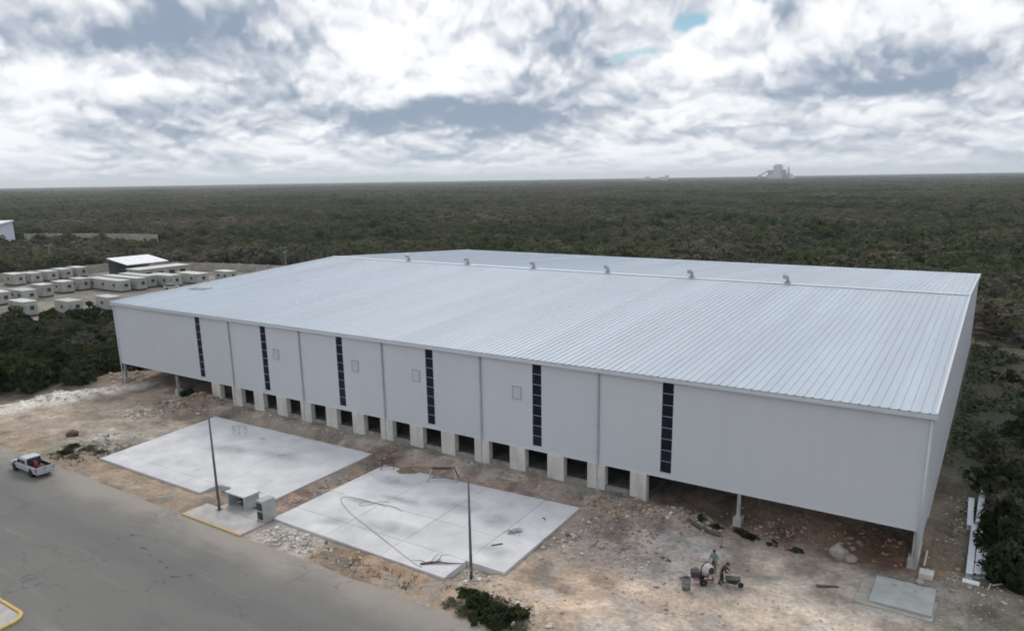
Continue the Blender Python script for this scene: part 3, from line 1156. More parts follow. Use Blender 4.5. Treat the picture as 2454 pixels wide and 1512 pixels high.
# rows of inner columns and rafters, seen through the open ends
for x in (0.4, 12.5, 25, 37.5, 50, 62.5, 75, 87.4, 99.6):
    for y in (20.8, D / 2, 62.6):
        MB().box((x - 0.15, y - 0.15, 0.3), (x + 0.15, y + 0.15, roof_z(y) - 0.5)).build('column', M_WHITE, wh)
# concrete plinth under the right end wall with beam ends poking out at the columns
for k in range(8):
    y0 = 0.3 + (D - 0.4) * k / 8
    y1 = 0.3 + (D - 0.4) * (k + 1) / 8 - 0.02
    MB().box((L - 0.05, y0, -0.3), (L + 0.22, y1, 0.74)).build('plinth', M_PIER, wh)
for y in (10.4, 20.3, 31.0, 42.0):
    MB().cbox((L + 0.22, y - 0.25, 0.0), (L + 1.05, y + 0.25, 0.30), 0.03).build('footing_stub', M_PIER, wh)
# bundle of roofing offcuts lying on the roof
rb = empty('metal_sheet_bundle', (3.9, 11.0, roof_z(11.0) + 0.1), 0.25, 'small bundle of metal strips lying on the white roof near its left gable', 'metal strips')
rb.rotation_euler = (ang, 0, 0.25)
for k in range(4):
    MB().box((-1.6 + 0.1 * k, -0.7 + 0.35 * k, 0.02), (1.5 + 0.12 * k, -0.52 + 0.35 * k, 0.09)).build('strip', M_STEEL, rb)
for k in (-1.0, 1.0):
    MB().box((k - 0.06, -0.8, -0.03), (k + 0.06, 0.8, 0.02)).build('batten', M_WOOD, rb)

# ------------------------------------------------------------------ vegetation
GREENS = [(0.0, (0.040, 0.060, 0.030)), (0.25, (0.070, 0.096, 0.044)), (0.48, (0.118, 0.130, 0.066)), (0.68, (0.156, 0.142, 0.102)), (0.92, (0.215, 0.190, 0.158))]
M_LEAF = mat_leaf('scrub_leaves', GREENS, patch=0.008, darkvar=0.25)
M_LEAFN = mat_leaf('near_leaves', [(0.0, (0.026, 0.042, 0.018)), (0.35, (0.042, 0.060, 0.026)), (0.7, (0.064, 0.080, 0.038)), (0.95, (0.105, 0.100, 0.066))], patch=0.05)
M_TWIG = mat_leaf('dry_twigs', [(0.0, (0.11, 0.10, 0.085)), (0.5, (0.14, 0.128, 0.11)), (1.0, (0.18, 0.165, 0.145))], patch=0.02, trans=0.05)
M_SHRUB = mat_leaf('shrub_leaves', [(0.0, (0.020, 0.032, 0.014)), (0.4, (0.034, 0.050, 0.022)), (0.75, (0.052, 0.064, 0.032)), (0.95, (0.085, 0.085, 0.055))], patch=0.3, darkvar=0.5)
M_LEAFD = mat_leaf('dry_brush', [(0.0, (0.09, 0.09, 0.065)), (0.5, (0.12, 0.115, 0.085)), (1.0, (0.16, 0.15, 0.12))], patch=0.05)


def leaf_cloud(n, rad, hgt, z0, nblob, size, r_, flat=0.5, asp=0.6, shell=0.45):
    """leaf-sized quads gathered in clumps through an uneven crown"""
    th = r_.uniform(0, 2 * PI, nblob)
    rr = rad * np.sqrt(r_.uniform(0.02, 1.0, nblob)) * 0.78
    low = r_.uniform(size=nblob) < 0.3
    bx, by = rr * np.cos(th), rr * np.sin(th)
    dome = 1 - (rr / rad) ** 2
    bz = z0 + hgt * np.where(low & (z0 < 0.5), r_.uniform(0.08, 0.25, nblob), 0.22 + 0.66 * dome * r_.uniform(0.45, 1.0, nblob))
    br = rad * r_.uniform(0.20, 0.42, nblob)
    k = r_.integers(0, nblob, n)
    d = r_.normal(size=(n, 3))
    d /= np.linalg.norm(d, axis=1, keepdims=True)
    q = r_.uniform(shell, 1.05, n) ** 0.6
    P = np.stack([bx[k], by[k], bz[k]], 1) + d * (br[k] * q)[:, None] * np.array([1, 1, 0.72])
    P[:, 2] = np.maximum(P[:, 2], z0 * 0.4)
    nrm = d * 0.6 + r_.normal(size=(n, 3)) * 0.5 + np.array([0, 0, flat])
    nrm /= np.linalg.norm(nrm, axis=1, keepdims=True)
    a = np.cross(nrm, r_.normal(size=(n, 3)))
    a /= np.linalg.norm(a, axis=1, keepdims=True)
    b = np.cross(nrm, a)
    s = size * r_.uniform(0.6, 1.35, n)
    a = a * s[:, None]
    b = b * (s * asp)[:, None]
    bend = nrm * (s * 0.18)[:, None]
    V = np.stack([P - a, P - b * 0.9 - bend, P + a, P + b * 0.9 - bend], 1).reshape(-1, 3)
    F = np.arange(4 * n).reshape(n, 4)
    return V, F, list(zip(bx, by, bz, br))


def trunk_mesh(name, blobs, hgt, r0, r_, nl=6, mat_=None):
    t = MB()
    lean = r_.normal(0, 0.12, 2) * hgt
    top = (lean[0], lean[1], hgt * 0.62)
    t.tube([(0, 0, -0.4), (lean[0] * 0.25, lean[1] * 0.25, hgt * 0.18), (lean[0] * 0.6, lean[1] * 0.6, hgt * 0.4), top], [r0 * 1.25, r0, r0 * 0.75, r0 * 0.45], 6)
    for bx, by, bz, br in blobs[:nl]:
        s = r_.uniform(0.25, 0.9)
        p0 = Vector((lean[0] * s, lean[1] * s, hgt * 0.62 * s))
        p2 = Vector((bx, by, bz))
        p1 = p0.lerp(p2, 0.5) + Vector((0, 0, -0.08 * hgt))
        t.tube([p0, p1, p2], [r0 * 0.5, r0 * 0.32, r0 * 0.12], 5)
    return t


def twig_tree(name, rad, hgt, r_, n=260):
    """leafless grey scrub tree: forked branches and fine twig fans"""
    t = MB()
    tips = []

    def grow(p, d, ln, rr, lev):
        q = p + d * ln
        t.tube([p, q], [rr, rr * 0.65], 4, cap=False)
        if lev == 0:
            tips.append((q, d))
            return
        for _ in range(3 if lev > 1 else 4):
            nd = (d + Vector(r_.normal(0, 0.55, 3))).normalized()
            nd.z = abs(nd.z) * 0.8 + 0.1
            grow(q, nd.normalized(), ln * r_.uniform(0.6, 0.85), rr * 0.6, lev - 1)

    for _ in range(3):
        grow(Vector((0, 0, -0.2)), Vector((r_.normal(0, 0.35), r_.normal(0, 0.35), 1)).normalized(), hgt * 0.36, 0.09, 3)
    V, F = [], []
    for q, d in tips:
        for _ in range(4):
            dd = Vector(r_.normal(0, 1, 3)).normalized()
            dd.z = abs(dd.z)
            e = q + dd * r_.uniform(0.4, 0.9)
            s = d.cross(dd).normalized() * 0.045
            n0 = len(V)
            V += [tuple(q - s), tuple(q + s), tuple(e)]
            F.append((n0, n0 + 1, n0 + 2))
    t.add(V, F)
    return t.mesh(name)


protos = bpy.data.collections.new('forest_kinds')
forest_protos = []


def proto(name, me_):
    o = bpy.data.objects.new(name, me_)
    protos.objects.link(o)
    forest_protos.append(o)


for k in range(7):
    r_ = np.random.default_rng(100 + k)
    rad = [2.6, 2.2, 3.0, 2.0, 2.5, 2.8, 1.8][k]
    hg = [4.2, 3.8, 4.8, 4.4, 3.4, 5.2, 3.0][k]
    n = 620
    V, F, bl = leaf_cloud(n, rad, hg, 1.0, 13, 0.42, r_)
    proto('kind_%s' % 'abcdefg'[k], npmesh('scrub_crown', V, F, M_LEAF))
for k in range(3):
    r_ = np.random.default_rng(140 + k)
    me_ = twig_tree('bare_scrub', 2.0, 4.4, r_)
    me_.materials.append(M_TWIG)
    proto('kind_%s' % 'hij'[k], me_)
# wide canopy pieces for the far forest: a group of crowns in one piece
for k in range(3):
    r_ = np.random.default_rng(160 + k)
    Vs, Fs, c = [], [], 0
    for q in range(16):
        V, F, bl = leaf_cloud(46, r_.uniform(2.2, 3.6), r_.uniform(2.8, 4.6), 1.0, 6, 1.0, r_)
        V = V + np.array([r_.uniform(-8, 8), r_.uniform(-8, 8), r_.uniform(-0.6, 0.6)])
        Vs.append(V)
        Fs.append(F + c)
        c += len(V)
    proto('kind_%s' % 'klm'[k], npmesh('canopy_piece', np.concatenate(Vs), np.concatenate(Fs), M_LEAF))

CAMXY = np.array([102.6, -55.7])


def inside(px, py, poly):
    r_ = np.zeros(len(px), bool)
    n = len(poly)
    j = n - 1
    for i_ in range(n):
        xi, yi = poly[i_]
        xj, yj = poly[j]
        cnd = ((yi > py) != (yj > py)) & (px < (xj - xi) * (py - yi) / (yj - yi + 1e-12) + xi)
        r_ ^= cnd
        j = i_
    return r_


YARD = [(-150, 34), (-118, 20), (-90, 12), (-68, 8), (-56, 14), (-44, 27), (-36, 45), (-34, 101), (-100, 101), (-142, 84), (-150, 60)]
SITE = [(-4.5, -23), (-5.5, -9), (-4.5, 4), (-3.0, 88), (101, 91), (104, 88), (110, 86), (114, 60), (110, 42), (106, 40), (103.4, 30), (103.6, 6), (107, -3), (118, -10), (135, -23)]
LOT = [(-420, 60), (-262, 92), (-306, 124), (-420, 150)]
TRACK = [(-330, 131), (-282, 145), (-236, 153), (-236, 159), (-284, 156), (-330, 141)]
LOWGROW = [(-330, 128), (-300, 100), (-255, 100), (-200, 125), (-215, 160), (-284, 152)]


def free_mask(x, y):
    ok = ~inside(x, y, SITE) & ~inside(x, y, YARD) & ~inside(x, y, LOT) & (y > -20.5) & ~inside(x, y, TRACK)
    return ok


def ring_points(r0, r1, sp, jit=0.48):
    x0, x1, y0, y1 = -r1 + CAMXY[0], 0.32 * r1 + CAMXY[0] + 40, -60, r1 + CAMXY[1]
    xs_ = np.arange(x0, x1, sp)
    ys_ = np.arange(y0, y1, sp)
    X, Y = np.meshgrid(xs_, ys_)
    x = X.ravel() + rng.uniform(-jit, jit, X.size) * sp
    y = Y.ravel() + rng.uniform(-jit, jit, X.size) * sp
    d = np.hypot(x - CAMXY[0], y - CAMXY[1])
    a = np.arctan2(x - CAMXY[0], y - CAMXY[1])
    ok = (d >= r0) & (d < r1) & (a > -1.36) & (a < 0.20) & free_mask(x, y)
    return x[ok], y[ok], d[ok]


pts, idx, scl = [], [], []
NEAR_MAX = 118.0
near_spots = []
# first ring: single trees, built as things of their own
x, y, d = ring_points(40, 400, 3.3)
near = (d < NEAR_MAX) | ((x < 0) & (d < 172))
near_spots = list(zip(x[near], y[near], d[near]))
far_ = ~near
x, y, d = x[far_], y[far_], d[far_]
dens = fbm(x, y, 3, 0.02)
k = np.where(rng.random(len(x)) < np.clip(0.22 + 0.9 * dens, 0.03, 0.6), rng.integers(7, 10, len(x)), rng.integers(0, 7, len(x)))
pts.append(np.stack([x, y, np.full(len(x), -0.3)], 1))
idx.append(k)
s = rng.uniform(0.7, 1.3, len(x)) * (1 + 0.6 * fbm(x, y, 3, 0.035))
s = np.where(inside(x, y, LOWGROW), s * 0.42, s)
scl.append(np.stack([s, s, s * rng.uniform(0.85, 1.2, len(x))], 1))
x, y, d = ring_points(400, 1000, 5.2)
k = np.where(rng.random(len(x)) < np.clip(0.18 + 0.8 * fbm(x, y, 3, 0.012), 0.02, 0.5), rng.integers(7, 10, len(x)), rng.integers(0, 7, len(x)))
pts.append(np.stack([x, y, np.full(len(x), -0.3)], 1))
idx.append(k)
s = rng.uniform(1.1, 1.9, len(x)) * (1 + 0.5 * fbm(x, y, 3, 0.015))
s = np.where(inside(x, y, LOWGROW), s * 0.4, s)
scl.append(np.stack([s, s, s * rng.uniform(0.6, 0.85, len(x))], 1))
x, y, d = ring_points(1000, 2600, 15.0)
pts.append(np.stack([x, y, np.full(len(x), 0.2)], 1))
idx.append(rng.integers(10, 13, len(x)))
s = rng.uniform(1.0, 1.45, len(x))
scl.append(np.stack([s, s, rng.uniform(0.9, 1.5, len(x)) * (1 + 0.3 * fbm(x, y, 2, 0.004))], 1))
x, y, d = ring_points(2600, 11000, 62.0)
pts.append(np.stack([x, y, np.full(len(x), 0.0)], 1))
idx.append(rng.integers(10, 13, len(x)))
s = rng.uniform(4.0, 6.0, len(x))
scl.append(np.stack([s, s, rng.uniform(1.0, 1.9, len(x)) * (1 + 0.35 * fbm(x, y, 2, 0.0015))], 1))
pts = np.concatenate(pts)
idx = np.concatenate(idx).astype(np.int32)
scl = np.concatenate(scl)

fm = bpy.data.meshes.new('forest')
fm.vertices.add(len(pts))
fm.vertices.foreach_set('co', pts.astype(np.float32).ravel())
a_ = fm.attributes.new('kind_index', 'INT', 'POINT')
a_.data.foreach_set('value', idx)
a_ = fm.attributes.new('size', 'FLOAT_VECTOR', 'POINT')
a_.data.foreach_set('vector', scl.astype(np.float32).ravel())
a_ = fm.attributes.new('turn', 'FLOAT', 'POINT')
a_.data.foreach_set('value', rng.uniform(0, 6.28, len(pts)).astype(np.float32))
fm.update()
forest = put('forest', fm)
tag(forest, 'dark green and grey-brown scrub forest stretching to the horizon', 'forest', kind='stuff')
ng = bpy.data.node_groups.new('forest_scatter', 'GeometryNodeTree')
ng.interface.new_socket(name='Geometry', in_out='INPUT', socket_type='NodeSocketGeometry')
ng.interface.new_socket(name='Geometry', in_out='OUTPUT', socket_type='NodeSocketGeometry')
gi = ng.nodes.new('NodeGroupInput')
go = ng.nodes.new('NodeGroupOutput')
ci = ng.nodes.new('GeometryNodeCollectionInfo')
ci.inputs['Collection'].default_value = protos
ci.inputs['Separate Children'].default_value = True
ci.inputs['Reset Children'].default_value = True
ip = ng.nodes.new('GeometryNodeInstanceOnPoints')
ip.inputs['Pick Instance'].default_value = True
n1 = ng.nodes.new('GeometryNodeInputNamedAttribute')
n1.data_type = 'INT'
n1.inputs['Name'].default_value = 'kind_index'
n2 = ng.nodes.new('GeometryNodeInputNamedAttribute')
n2.data_type = 'FLOAT_VECTOR'
n2.inputs['Name'].default_value = 'size'
n3 = ng.nodes.new('GeometryNodeInputNamedAttribute')
n3.data_type = 'FLOAT'
n3.inputs['Name'].default_value = 'turn'
cx_ = ng.nodes.new('ShaderNodeCombineXYZ')
ng.links.new(n3.outputs['Attribute'], cx_.inputs[2])
ng.links.new(gi.outputs[0], ip.inputs['Points'])
ng.links.new(ci.outputs[0], ip.inputs['Instance'])
ng.links.new(n1.outputs['Attribute'], ip.inputs['Instance Index'])
ng.links.new(n2.outputs['Attribute'], ip.inputs['Scale'])
ng.links.new(cx_.outputs[0], ip.inputs['Rotation'])
ng.links.new(ip.outputs[0], go.inputs[0])
md = forest.modifiers.new('scatter', 'NODES')
md.node_group = ng

# near trees: trunk and crown each, sharing mesh data between alike trees
tree_kinds = []
for k in range(6):
    r_ = np.random.default_rng(300 + k)
    rad = [2.5, 2.0, 2.9, 1.7, 2.3, 2.7][k]
    hg = [4.0, 3.6, 4.6, 3.2, 4.4, 3.8][k]
    V, F, bl = leaf_cloud(1900, rad, hg + 0.5, 0.25, 20, 0.25, r_)
    crown = npmesh('crown', V, F, M_LEAFN)
    tk = trunk_mesh('trunk', bl, hg + 0.6, 0.11, r_).mesh('trunk', True)
    tk.materials.append(M_BARK)
    tree_kinds.append((tk, crown))
for k in range(2):
    r_ = np.random.default_rng(330 + k)
    V, F, bl = leaf_cloud(420, 1.9, 3.8, 1.0, 16, 0.20, r_)
    crown = npmesh('crown', V, F, M_LEAFD)
    tw = twig_tree('trunk', 1.9, 4.0, r_)
    tw.materials.append(M_TWIG)
    tree_kinds.append((tw, crown))


def tree(x, y, kk, s, sz, label, group, name='scrub_tree'):
    t = empty(name, (x, y, -0.25 + max(0, hz_at(x, y)) if -47 < x < 131 and y < 109 else -0.3), random.uniform(0, 6.28), label, 'tree', group)
    t.scale = (s, s, s * sz)
    tk, cr = tree_kinds[kk]
    put('trunk', tk, t)
    put('crown', cr, t)
    return t


def in_view(x, y, z=2.0, margin=0.06):
    v = Vector((x, y, z)) - CP
    w_ = v.dot(CF)
    if w_ < 1:
        return False
    u_ = v.dot(CR) / w_ * 1787.54 / 2454
    t_ = v.dot(CU) / w_ * 1787.54 / 1512
    return abs(u_) < 0.5 + margin and -0.60 < t_ < 0.6


cnt = 0
for x, y, d in sorted(near_spots, key=lambda q: q[2]):
    if not in_view(x, y):
        continue
    dry = random.random() < 0.13
    left = x < 30
    if -2 < x < 101 and y > 80:
        continue
    if left:
        lb, gr = ('leafless grey scrub tree in the thicket left of the warehouse', 'bare trees left of the warehouse') if dry else (
            'bushy dark green scrub tree in the thicket left of the warehouse', 'green trees left of the warehouse')
    else:
        lb, gr = ('leafless grey scrub tree on the overgrown strip right of the warehouse', 'bare trees right of the warehouse') if dry else (
            'bushy dark green scrub tree on the overgrown strip right of the warehouse', 'green trees right of the warehouse')
    tree(x, y, random.choice((6, 7)) if dry else random.randrange(6), random.uniform(0.65, 1.1) * (0.95 if left else 0.8), random.uniform(0.85, 1.2), lb, gr)
    cnt += 1

# low shrubs
shrub_kinds = []
for k in range(4):
    r_ = np.random.default_rng(400 + k)
    V, F, bl = leaf_cloud(1300, 1.0, 1.0, 0.06, 22, 0.10, r_, flat=0.4, shell=0.2)
    V = V * (1 + 0.25 * np.sin(V[:, [1]] * 5 + k) * np.array([1, 0.6, 0.5]))
    shrub_kinds.append(npmesh('foliage', V, F, M_SHRUB))
r_ = np.random.default_rng(420)
V, F, bl = leaf_cloud(420, 1.0, 0.8, 0.1, 14, 0.11, r_)
shrub_kinds.append(npmesh('foliage', V, F, M_LEAFD))
stem_me = MB()
for k in range(7):
    a = k * 0.9
    stem_me.tube([(0, 0, -0.15), (0.25 * math.cos(a), 0.25 * math.sin(a), 0.3), (0.55 * math.cos(a), 0.55 * math.sin(a), 0.7)], [0.03, 0.02, 0.01], 4)
stem_me = stem_me.mesh('stem')
stem_me.materials.append(M_BARK)


def shrub(x, y, s, sz, label, group=None, kk=None):
    t = empty('shrub', (x, y, hz_at(x, y) - 0.05), random.uniform(0, 6.28), label, 'shrub', group)
    t.scale = (s, s, s * sz)
    put('stem', stem_me, t)
    put('foliage', shrub_kinds[random.randrange(4) if kk is None else kk], t)


for x, y, s, sz in [(75.3, -19.9, 0.9, 0.8), (76.6, -20.2, 1.1, 0.9), (77.6, -19.6, 0.9, 0.9), (78.3, -20.7, 1.1, 0.8), (79.3, -20.1, 1.0, 0.9), (76.0, -21.2, 0.8, 0.6),
                    (77.3, -21.3, 0.9, 0.7), (74.6, -20.9, 0.7, 0.6), (78.9, -21.4, 0.8, 0.7), (79.9, -20.9, 0.7, 0.7)]:
    shrub(x, y, s, sz, 'low dark green shrub in the clump by the road below the bare pole', 'shrubs by the road', 4 if x in (76.0, 74.6, 79.9, 77.6) else None)
OPEN_END = {84.6: 'low weedy shrub behind the middle of the fallen log', 86.0: 'low weedy shrub behind the thick end of the log toward the column',
            88.3: 'largest weedy shrub just right of the lone column', 89.0: 'small weedy shrub touching the largest one right of the column',
            90.6: 'tiny weedy shrub midway between the lone column and the boulders', 92.4: 'flat weedy shrub nearest the boulders'}
for x, y, s, sz in [(84.6, -0.7, 0.7, 0.4), (86.0, -1.0, 0.6, 0.35), (88.3, -0.9, 0.8, 0.5), (89.0, -1.2, 0.6, 0.4), (90.6, -1.3, 0.5, 0.35), (92.4, -1.5, 0.6, 0.3)]:
    shrub(x, y, s, sz, OPEN_END[round(x, 1)], 'shrubs at the open end')
for x, y, s, sz in [(22.4, -19.3, 0.9, 0.6), (24.4, -19.6, 0.8, 0.5), (23.6, -17.6, 1.0, 0.6), (25.4, -17.5, 0.8, 0.5), (21.0, -18.0, 0.8, 0.5)]:
    shrub(x, y, s, sz, 'grey-green dry brush behind the tail of the white pickup', 'dry brush by the pickup', 4 if x > 23 else None)
for x, y in [(13.9, 0.5), (15.2, 0.9)]:
    shrub(x, y, 0.9, 1.0, 'dark bush beside the slim column at the far open end', 'bushes under the far end')
for k in range(26):
    x = random.uniform(102.4, 112)
    y = random.uniform(18, 86)
    shrub(x, y, random.uniform(0.8, 1.5), random.uniform(0.5, 0.9), 'low scrub bush growing in the rough strip along the right end wall', 'low scrub along the end wall', 4 if random.random() < 0.3 else None)
for x, y, s, sz in [(104.9, 1.5, 1.3, 1.3), (105.6, 3.2, 1.6, 1.5), (104.6, 5.0, 1.2, 1.2), (105.2, 7.0, 1.6, 1.5), (104.8, 9.5, 1.3, 1.2), (105.0, 12.0, 1.5, 1.5), (106.6, 1.0, 1.5, 1.3),
                    (106.2, 5.2, 1.8, 1.6), (106.2, 9.4, 1.8, 1.6), (104.9, 14.5, 1.4, 1.4), (104.2, 18.0, 1.3, 1.2), (105.3, 20.5, 1.6, 1.5), (107.3, 3.2, 1.8, 1.7), (106.9, 13, 1.9, 1.7)]:
    shrub(x, y, s, sz, 'dense dark green bush beside the stacked white steel beams', 'bushes beside the steel beams')


# grass tufts and weeds over the open soil
def weeds(name, n, zone, label):
    V, F = [], []
    c = 0
    while c < n:
        x = random.uniform(zone[0], zone[1])
        y = random.uniform(zone[2], zone[3])
        if float(fbm(np.array([x]), np.array([y]), 3, 0.3)[0]) < 0.05:
            if random.random() < 0.8:
                c += 1
                continue
        z = hz_at(x, y)
        for _ in range(5):
            a = random.uniform(0, 6.28)
            l = random.uniform(0.12, 0.38)
            w_ = 0.04
            px, py = x + random.gauss(0, 0.12), y + random.gauss(0, 0.12)
            n0 = len(V)
            V += [(px - w_ * math.sin(a), py + w_ * math.cos(a), z - 0.02), (px + w_ * math.sin(a), py - w_ * math.cos(a), z - 0.02),
                  (px + l * 0.7 * math.cos(a), py + l * 0.7 * math.sin(a), z + l)]
            F.append((n0, n0 + 1, n0 + 2))
        c += 1
    me_ = npmesh(name, V, F, M_LEAFD)
    tag(put(name, me_), label, 'weeds', kind='stuff')


# leafy undergrowth carpet on the rough strip
def undergrowth():
    n = 26000
    x = rng.uniform(100.6, 116, n)
    y = rng.uniform(4, 92, n)
    d_ = fbm(x, y, 4, 0.25) + 0.30 - 0.9 * np.exp(-((x - 101.2) / 1.6) ** 2) * (1 - sstep(y, 14, 34)) - 0.25 * sstep(y, 55, 66) * sstep(x, 103, 106)
    ok = (rng.random(n) < sstep(d_, -0.05, 0.35)) & ~((x > 102.7) & (x < 104.6) & (y < 16.5))
    x, y = x[ok], y[ok]
    n = len(x)
    z = height(x, y) + rng.uniform(0.0, 0.42, n) * (0.5 + sstep(fbm(x, y, 3, 0.5), -0.1, 0.3))
    nr = rng.normal(size=(n, 3)) * 0.6 + np.array([0, 0, 0.7])
    nr /= np.linalg.norm(nr, axis=1, keepdims=True)
    a = np.cross(nr, rng.normal(size=(n, 3)))
    a /= np.linalg.norm(a, axis=1, keepdims=True)
    b2 = np.cross(nr, a)
    s_ = rng.uniform(0.12, 0.34, n)[:, None]
    P = np.stack([x, y, z], 1)
    V = np.stack([P - a * s_, P - b2 * s_ * 0.6, P + a * s_, P + b2 * s_ * 0.6], 1).reshape(-1, 3)
    me_ = npmesh('undergrowth', V, np.arange(4 * n).reshape(n, 4), M_UNDER)
    tag(put('undergrowth', me_), 'dark leafy undergrowth carpeting the strip along the end wall', 'undergrowth', kind='stuff')


def under_mat():
    mt = bpy.data.materials.new('undergrowth_leaves')
    mt.use_nodes = True
    nt = mt.node_tree
    b = nt.nodes['Principled BSDF']
    b.inputs['Roughness'].default_value = 0.8
    geo = nt.nodes.new('ShaderNodeNewGeometry')
    n = nt.nodes.new('ShaderNodeTexNoise')
    n.inputs['Scale'].default_value = 0.22
    n.inputs['Detail'].default_value = 6
    nt.links.new(geo.outputs['Position'], n.inputs['Vector'])
    cr = nt.nodes.new('ShaderNodeValToRGB')
    e = cr.color_ramp.elements
    e.new(0.5)
    for q, (pp, cc) in zip(e, ((0.32, (0.034, 0.056, 0.020)), (0.5, (0.060, 0.080, 0.034)), (0.68, (0.115, 0.105, 0.070)))):
        q.position = pp
        q.color = (*cc, 1)
    nt.links.new(n.outputs['Fac'], cr.inputs[0])
    nt.links.new(cr.outputs[0], b.inputs['Base Color'])
    return mt


M_UNDER = under_mat()
undergrowth()
weeds('weeds', 260, (20, 27, -21, -14), 'thin dry weeds on the soil behind the pickup')
weeds('weeds', 90, (55, 82, -21.4, -19.2), 'thin dry weeds along the road verge')

# ------------------------------------------------------------------ rubble
_ico = None


def rock(r_, s, sq=0.65):
    bm = bmesh.new()
    bmesh.ops.create_icosphere(bm, subdivisions=1, radius=1.0)
    V = np.array([v.co[:] for v in bm.verts])
    F = [[v.index for v in f.verts] for f in bm.faces]
    bm.free()
    V = V * (1 + r_.normal(0, 0.22, (len(V), 1))) * r_.uniform(0.6, 1.2, 3) * np.array([1, 1, sq])
    a = r_.uniform(0, 6.28)
    c, s_ = math.cos(a), math.sin(a)
    V = V @ np.array([[c, -s_, 0], [s_, c, 0], [0, 0, 1]]).T * s
    return V, np.array(F)


ROCKS = [rock(np.random.default_rng(500 + k), 1.0) for k in range(12)]


def mat_rubble():
    mt = bpy.data.materials.new('rubble_stone')
    mt.use_nodes = True
    nt = mt.node_tree
    b = nt.nodes['Principled BSDF']
    b.inputs['Roughness'].default_value = 0.95
    b.inputs['Specular IOR Level'].default_value = 0.2
    at = nt.nodes.new('ShaderNodeAttribute')
    at.attribute_name = 'soil'
    nt.links.new(at.outputs['Color'], b.inputs['Base Color'])
    return mt


M_RUB = mat_rubble()


def rubble(spots, label):
    """spots: (cx, cy, rx, ry, rot, count, size range, colours)"""
    Vs, Fs, Cs, c = [], [], [], 0
    for cx, cy, rx, ry, rot, n, s0, s1, cols in spots:
        u = rng.normal(0, 0.55, n) * rx
        v = rng.normal(0, 0.55, n) * ry
        x = cx + u * math.cos(rot) - v * math.sin(rot)
        y = cy + u * math.sin(rot) + v * math.cos(rot)
        z = height(x, y)
        soil_c = soil_colour(x, y)
        s = s0 * (s1 / s0) ** (rng.random(n) ** 2.4) * 0.9
        for k in range(n):
            if y[k] < ROAD_Y + 0.2 or (24.5 < x[k] < 51.6 and -18.9 < y[k] < -3.2) or (53.9 < x[k] < 75.9 and -18.9 < y[k] < -4.3 and not (x[k] > 72.4 and y[k] < -16.2)):
                continue
            V, F = ROCKS[rng.integers(0, 12)]
            Vs.append(V * s[k] + np.array([x[k], y[k], z[k] + s[k] * 0.18]))
            Fs.append(F + c)
            c += len(V)
            col_ = cols[rng.integers(0, len(cols))] * 0.72 + 0.28 * soil_c[k]
            col_ = col_ * rng.uniform(0.8, 1.15)
            Cs.append(np.tile(np.append(np.clip(col_, 0, 1), 1), (len(V), 1)))
    me_ = npmesh('rubble', np.concatenate(Vs), np.concatenate(Fs), M_RUB)
    ca = me_.color_attributes.new('soil', 'FLOAT_COLOR', 'POINT')
    ca.data.foreach_set('color', np.concatenate(Cs).astype(np.float32).ravel())
    tag(put('rubble', me_), label, 'rubble', kind='stuff')


sand = [soil(172, 160, 146), soil(150, 136, 120), soil(185, 178, 168)]
grey = [soil(150, 148, 144), soil(128, 124, 120), soil(170, 168, 164)]
brown = [soil(120, 100, 84), soil(104, 88, 76), soil(150, 130, 116)]
pale = [soil(205, 202, 196), soil(186, 182, 174), soil(170, 164, 154)]
rubble([(0.6, -10.5, 1.5, 9, -0.25, 520, 0.06, 0.35, pale), (2.5, -5, 2, 4, -0.3, 160, 0.06, 0.3, sand), (-1.5, 1.2, 3, 2, 0, 120, 0.08, 0.4, sand)],
       'white crushed stone bank along the edge of the thicket')
rubble([(18.5, -4.8, 4.5, 1.8, 0.35, 420, 0.06, 0.32, brown + sand), (19.6, -1.2, 2.2, 1.6, 0.3, 240, 0.06, 0.35, brown), (16.8, -7.6, 2.6, 1.2, 0.3, 200, 0.07, 0.34, pale + sand),
        (22, -14.5, 4, 2.6, 0.3, 260, 0.05, 0.25, grey), (24.5, -17.5, 2.6, 1.8, 0.2, 150, 0.06, 0.3, grey + brown)], 'heaps of brown broken stone beside the farther concrete apron')
rubble([(52.7, -10, 1.0, 7, 0, 200, 0.05, 0.22, brown + grey), (52.7, -3.4, 1.8, 1.2, 0.2, 160, 0.06, 0.28, brown), (50, -1.3, 34, 0.7, 0, 420, 0.05, 0.22, grey + sand),
        (76.2, -2.6, 1.6, 1.2, 0, 90, 0.05, 0.25, brown)], 'loose stones in the trench and along the dock wall')
rubble([(58.2, -20.3, 3.2, 1.1, 0, 340, 0.05, 0.3, grey + pale), (66, -20.4, 4, 1.0, 0, 160, 0.05, 0.22, grey + sand), (73.8, -17.4, 1.5, 1.0, 0, 110, 0.05, 0.28, grey + pale),
        (78.5, -19, 3, 2.2, 0, 170, 0.06, 0.3, pale + sand)], 'grey rubble strewn along the road verge')
rubble([(80.5, -6, 4, 4.5, 0, 560, 0.04, 0.24, grey[1:2] + brown), (79.8, -2.8, 2.6, 1.8, 0.2, 300, 0.06, 0.32, brown + sand), (84.5, -1.0, 3.5, 1.2, 0, 240, 0.06, 0.35, brown + grey),
        (82.5, -9.5, 4, 2, 0, 200, 0.05, 0.22, grey), (77.2, -8.5, 1.2, 5, -0.12, 180, 0.05, 0.26, grey + pale)], 'grey and brown stones spread between the apron and the open end')
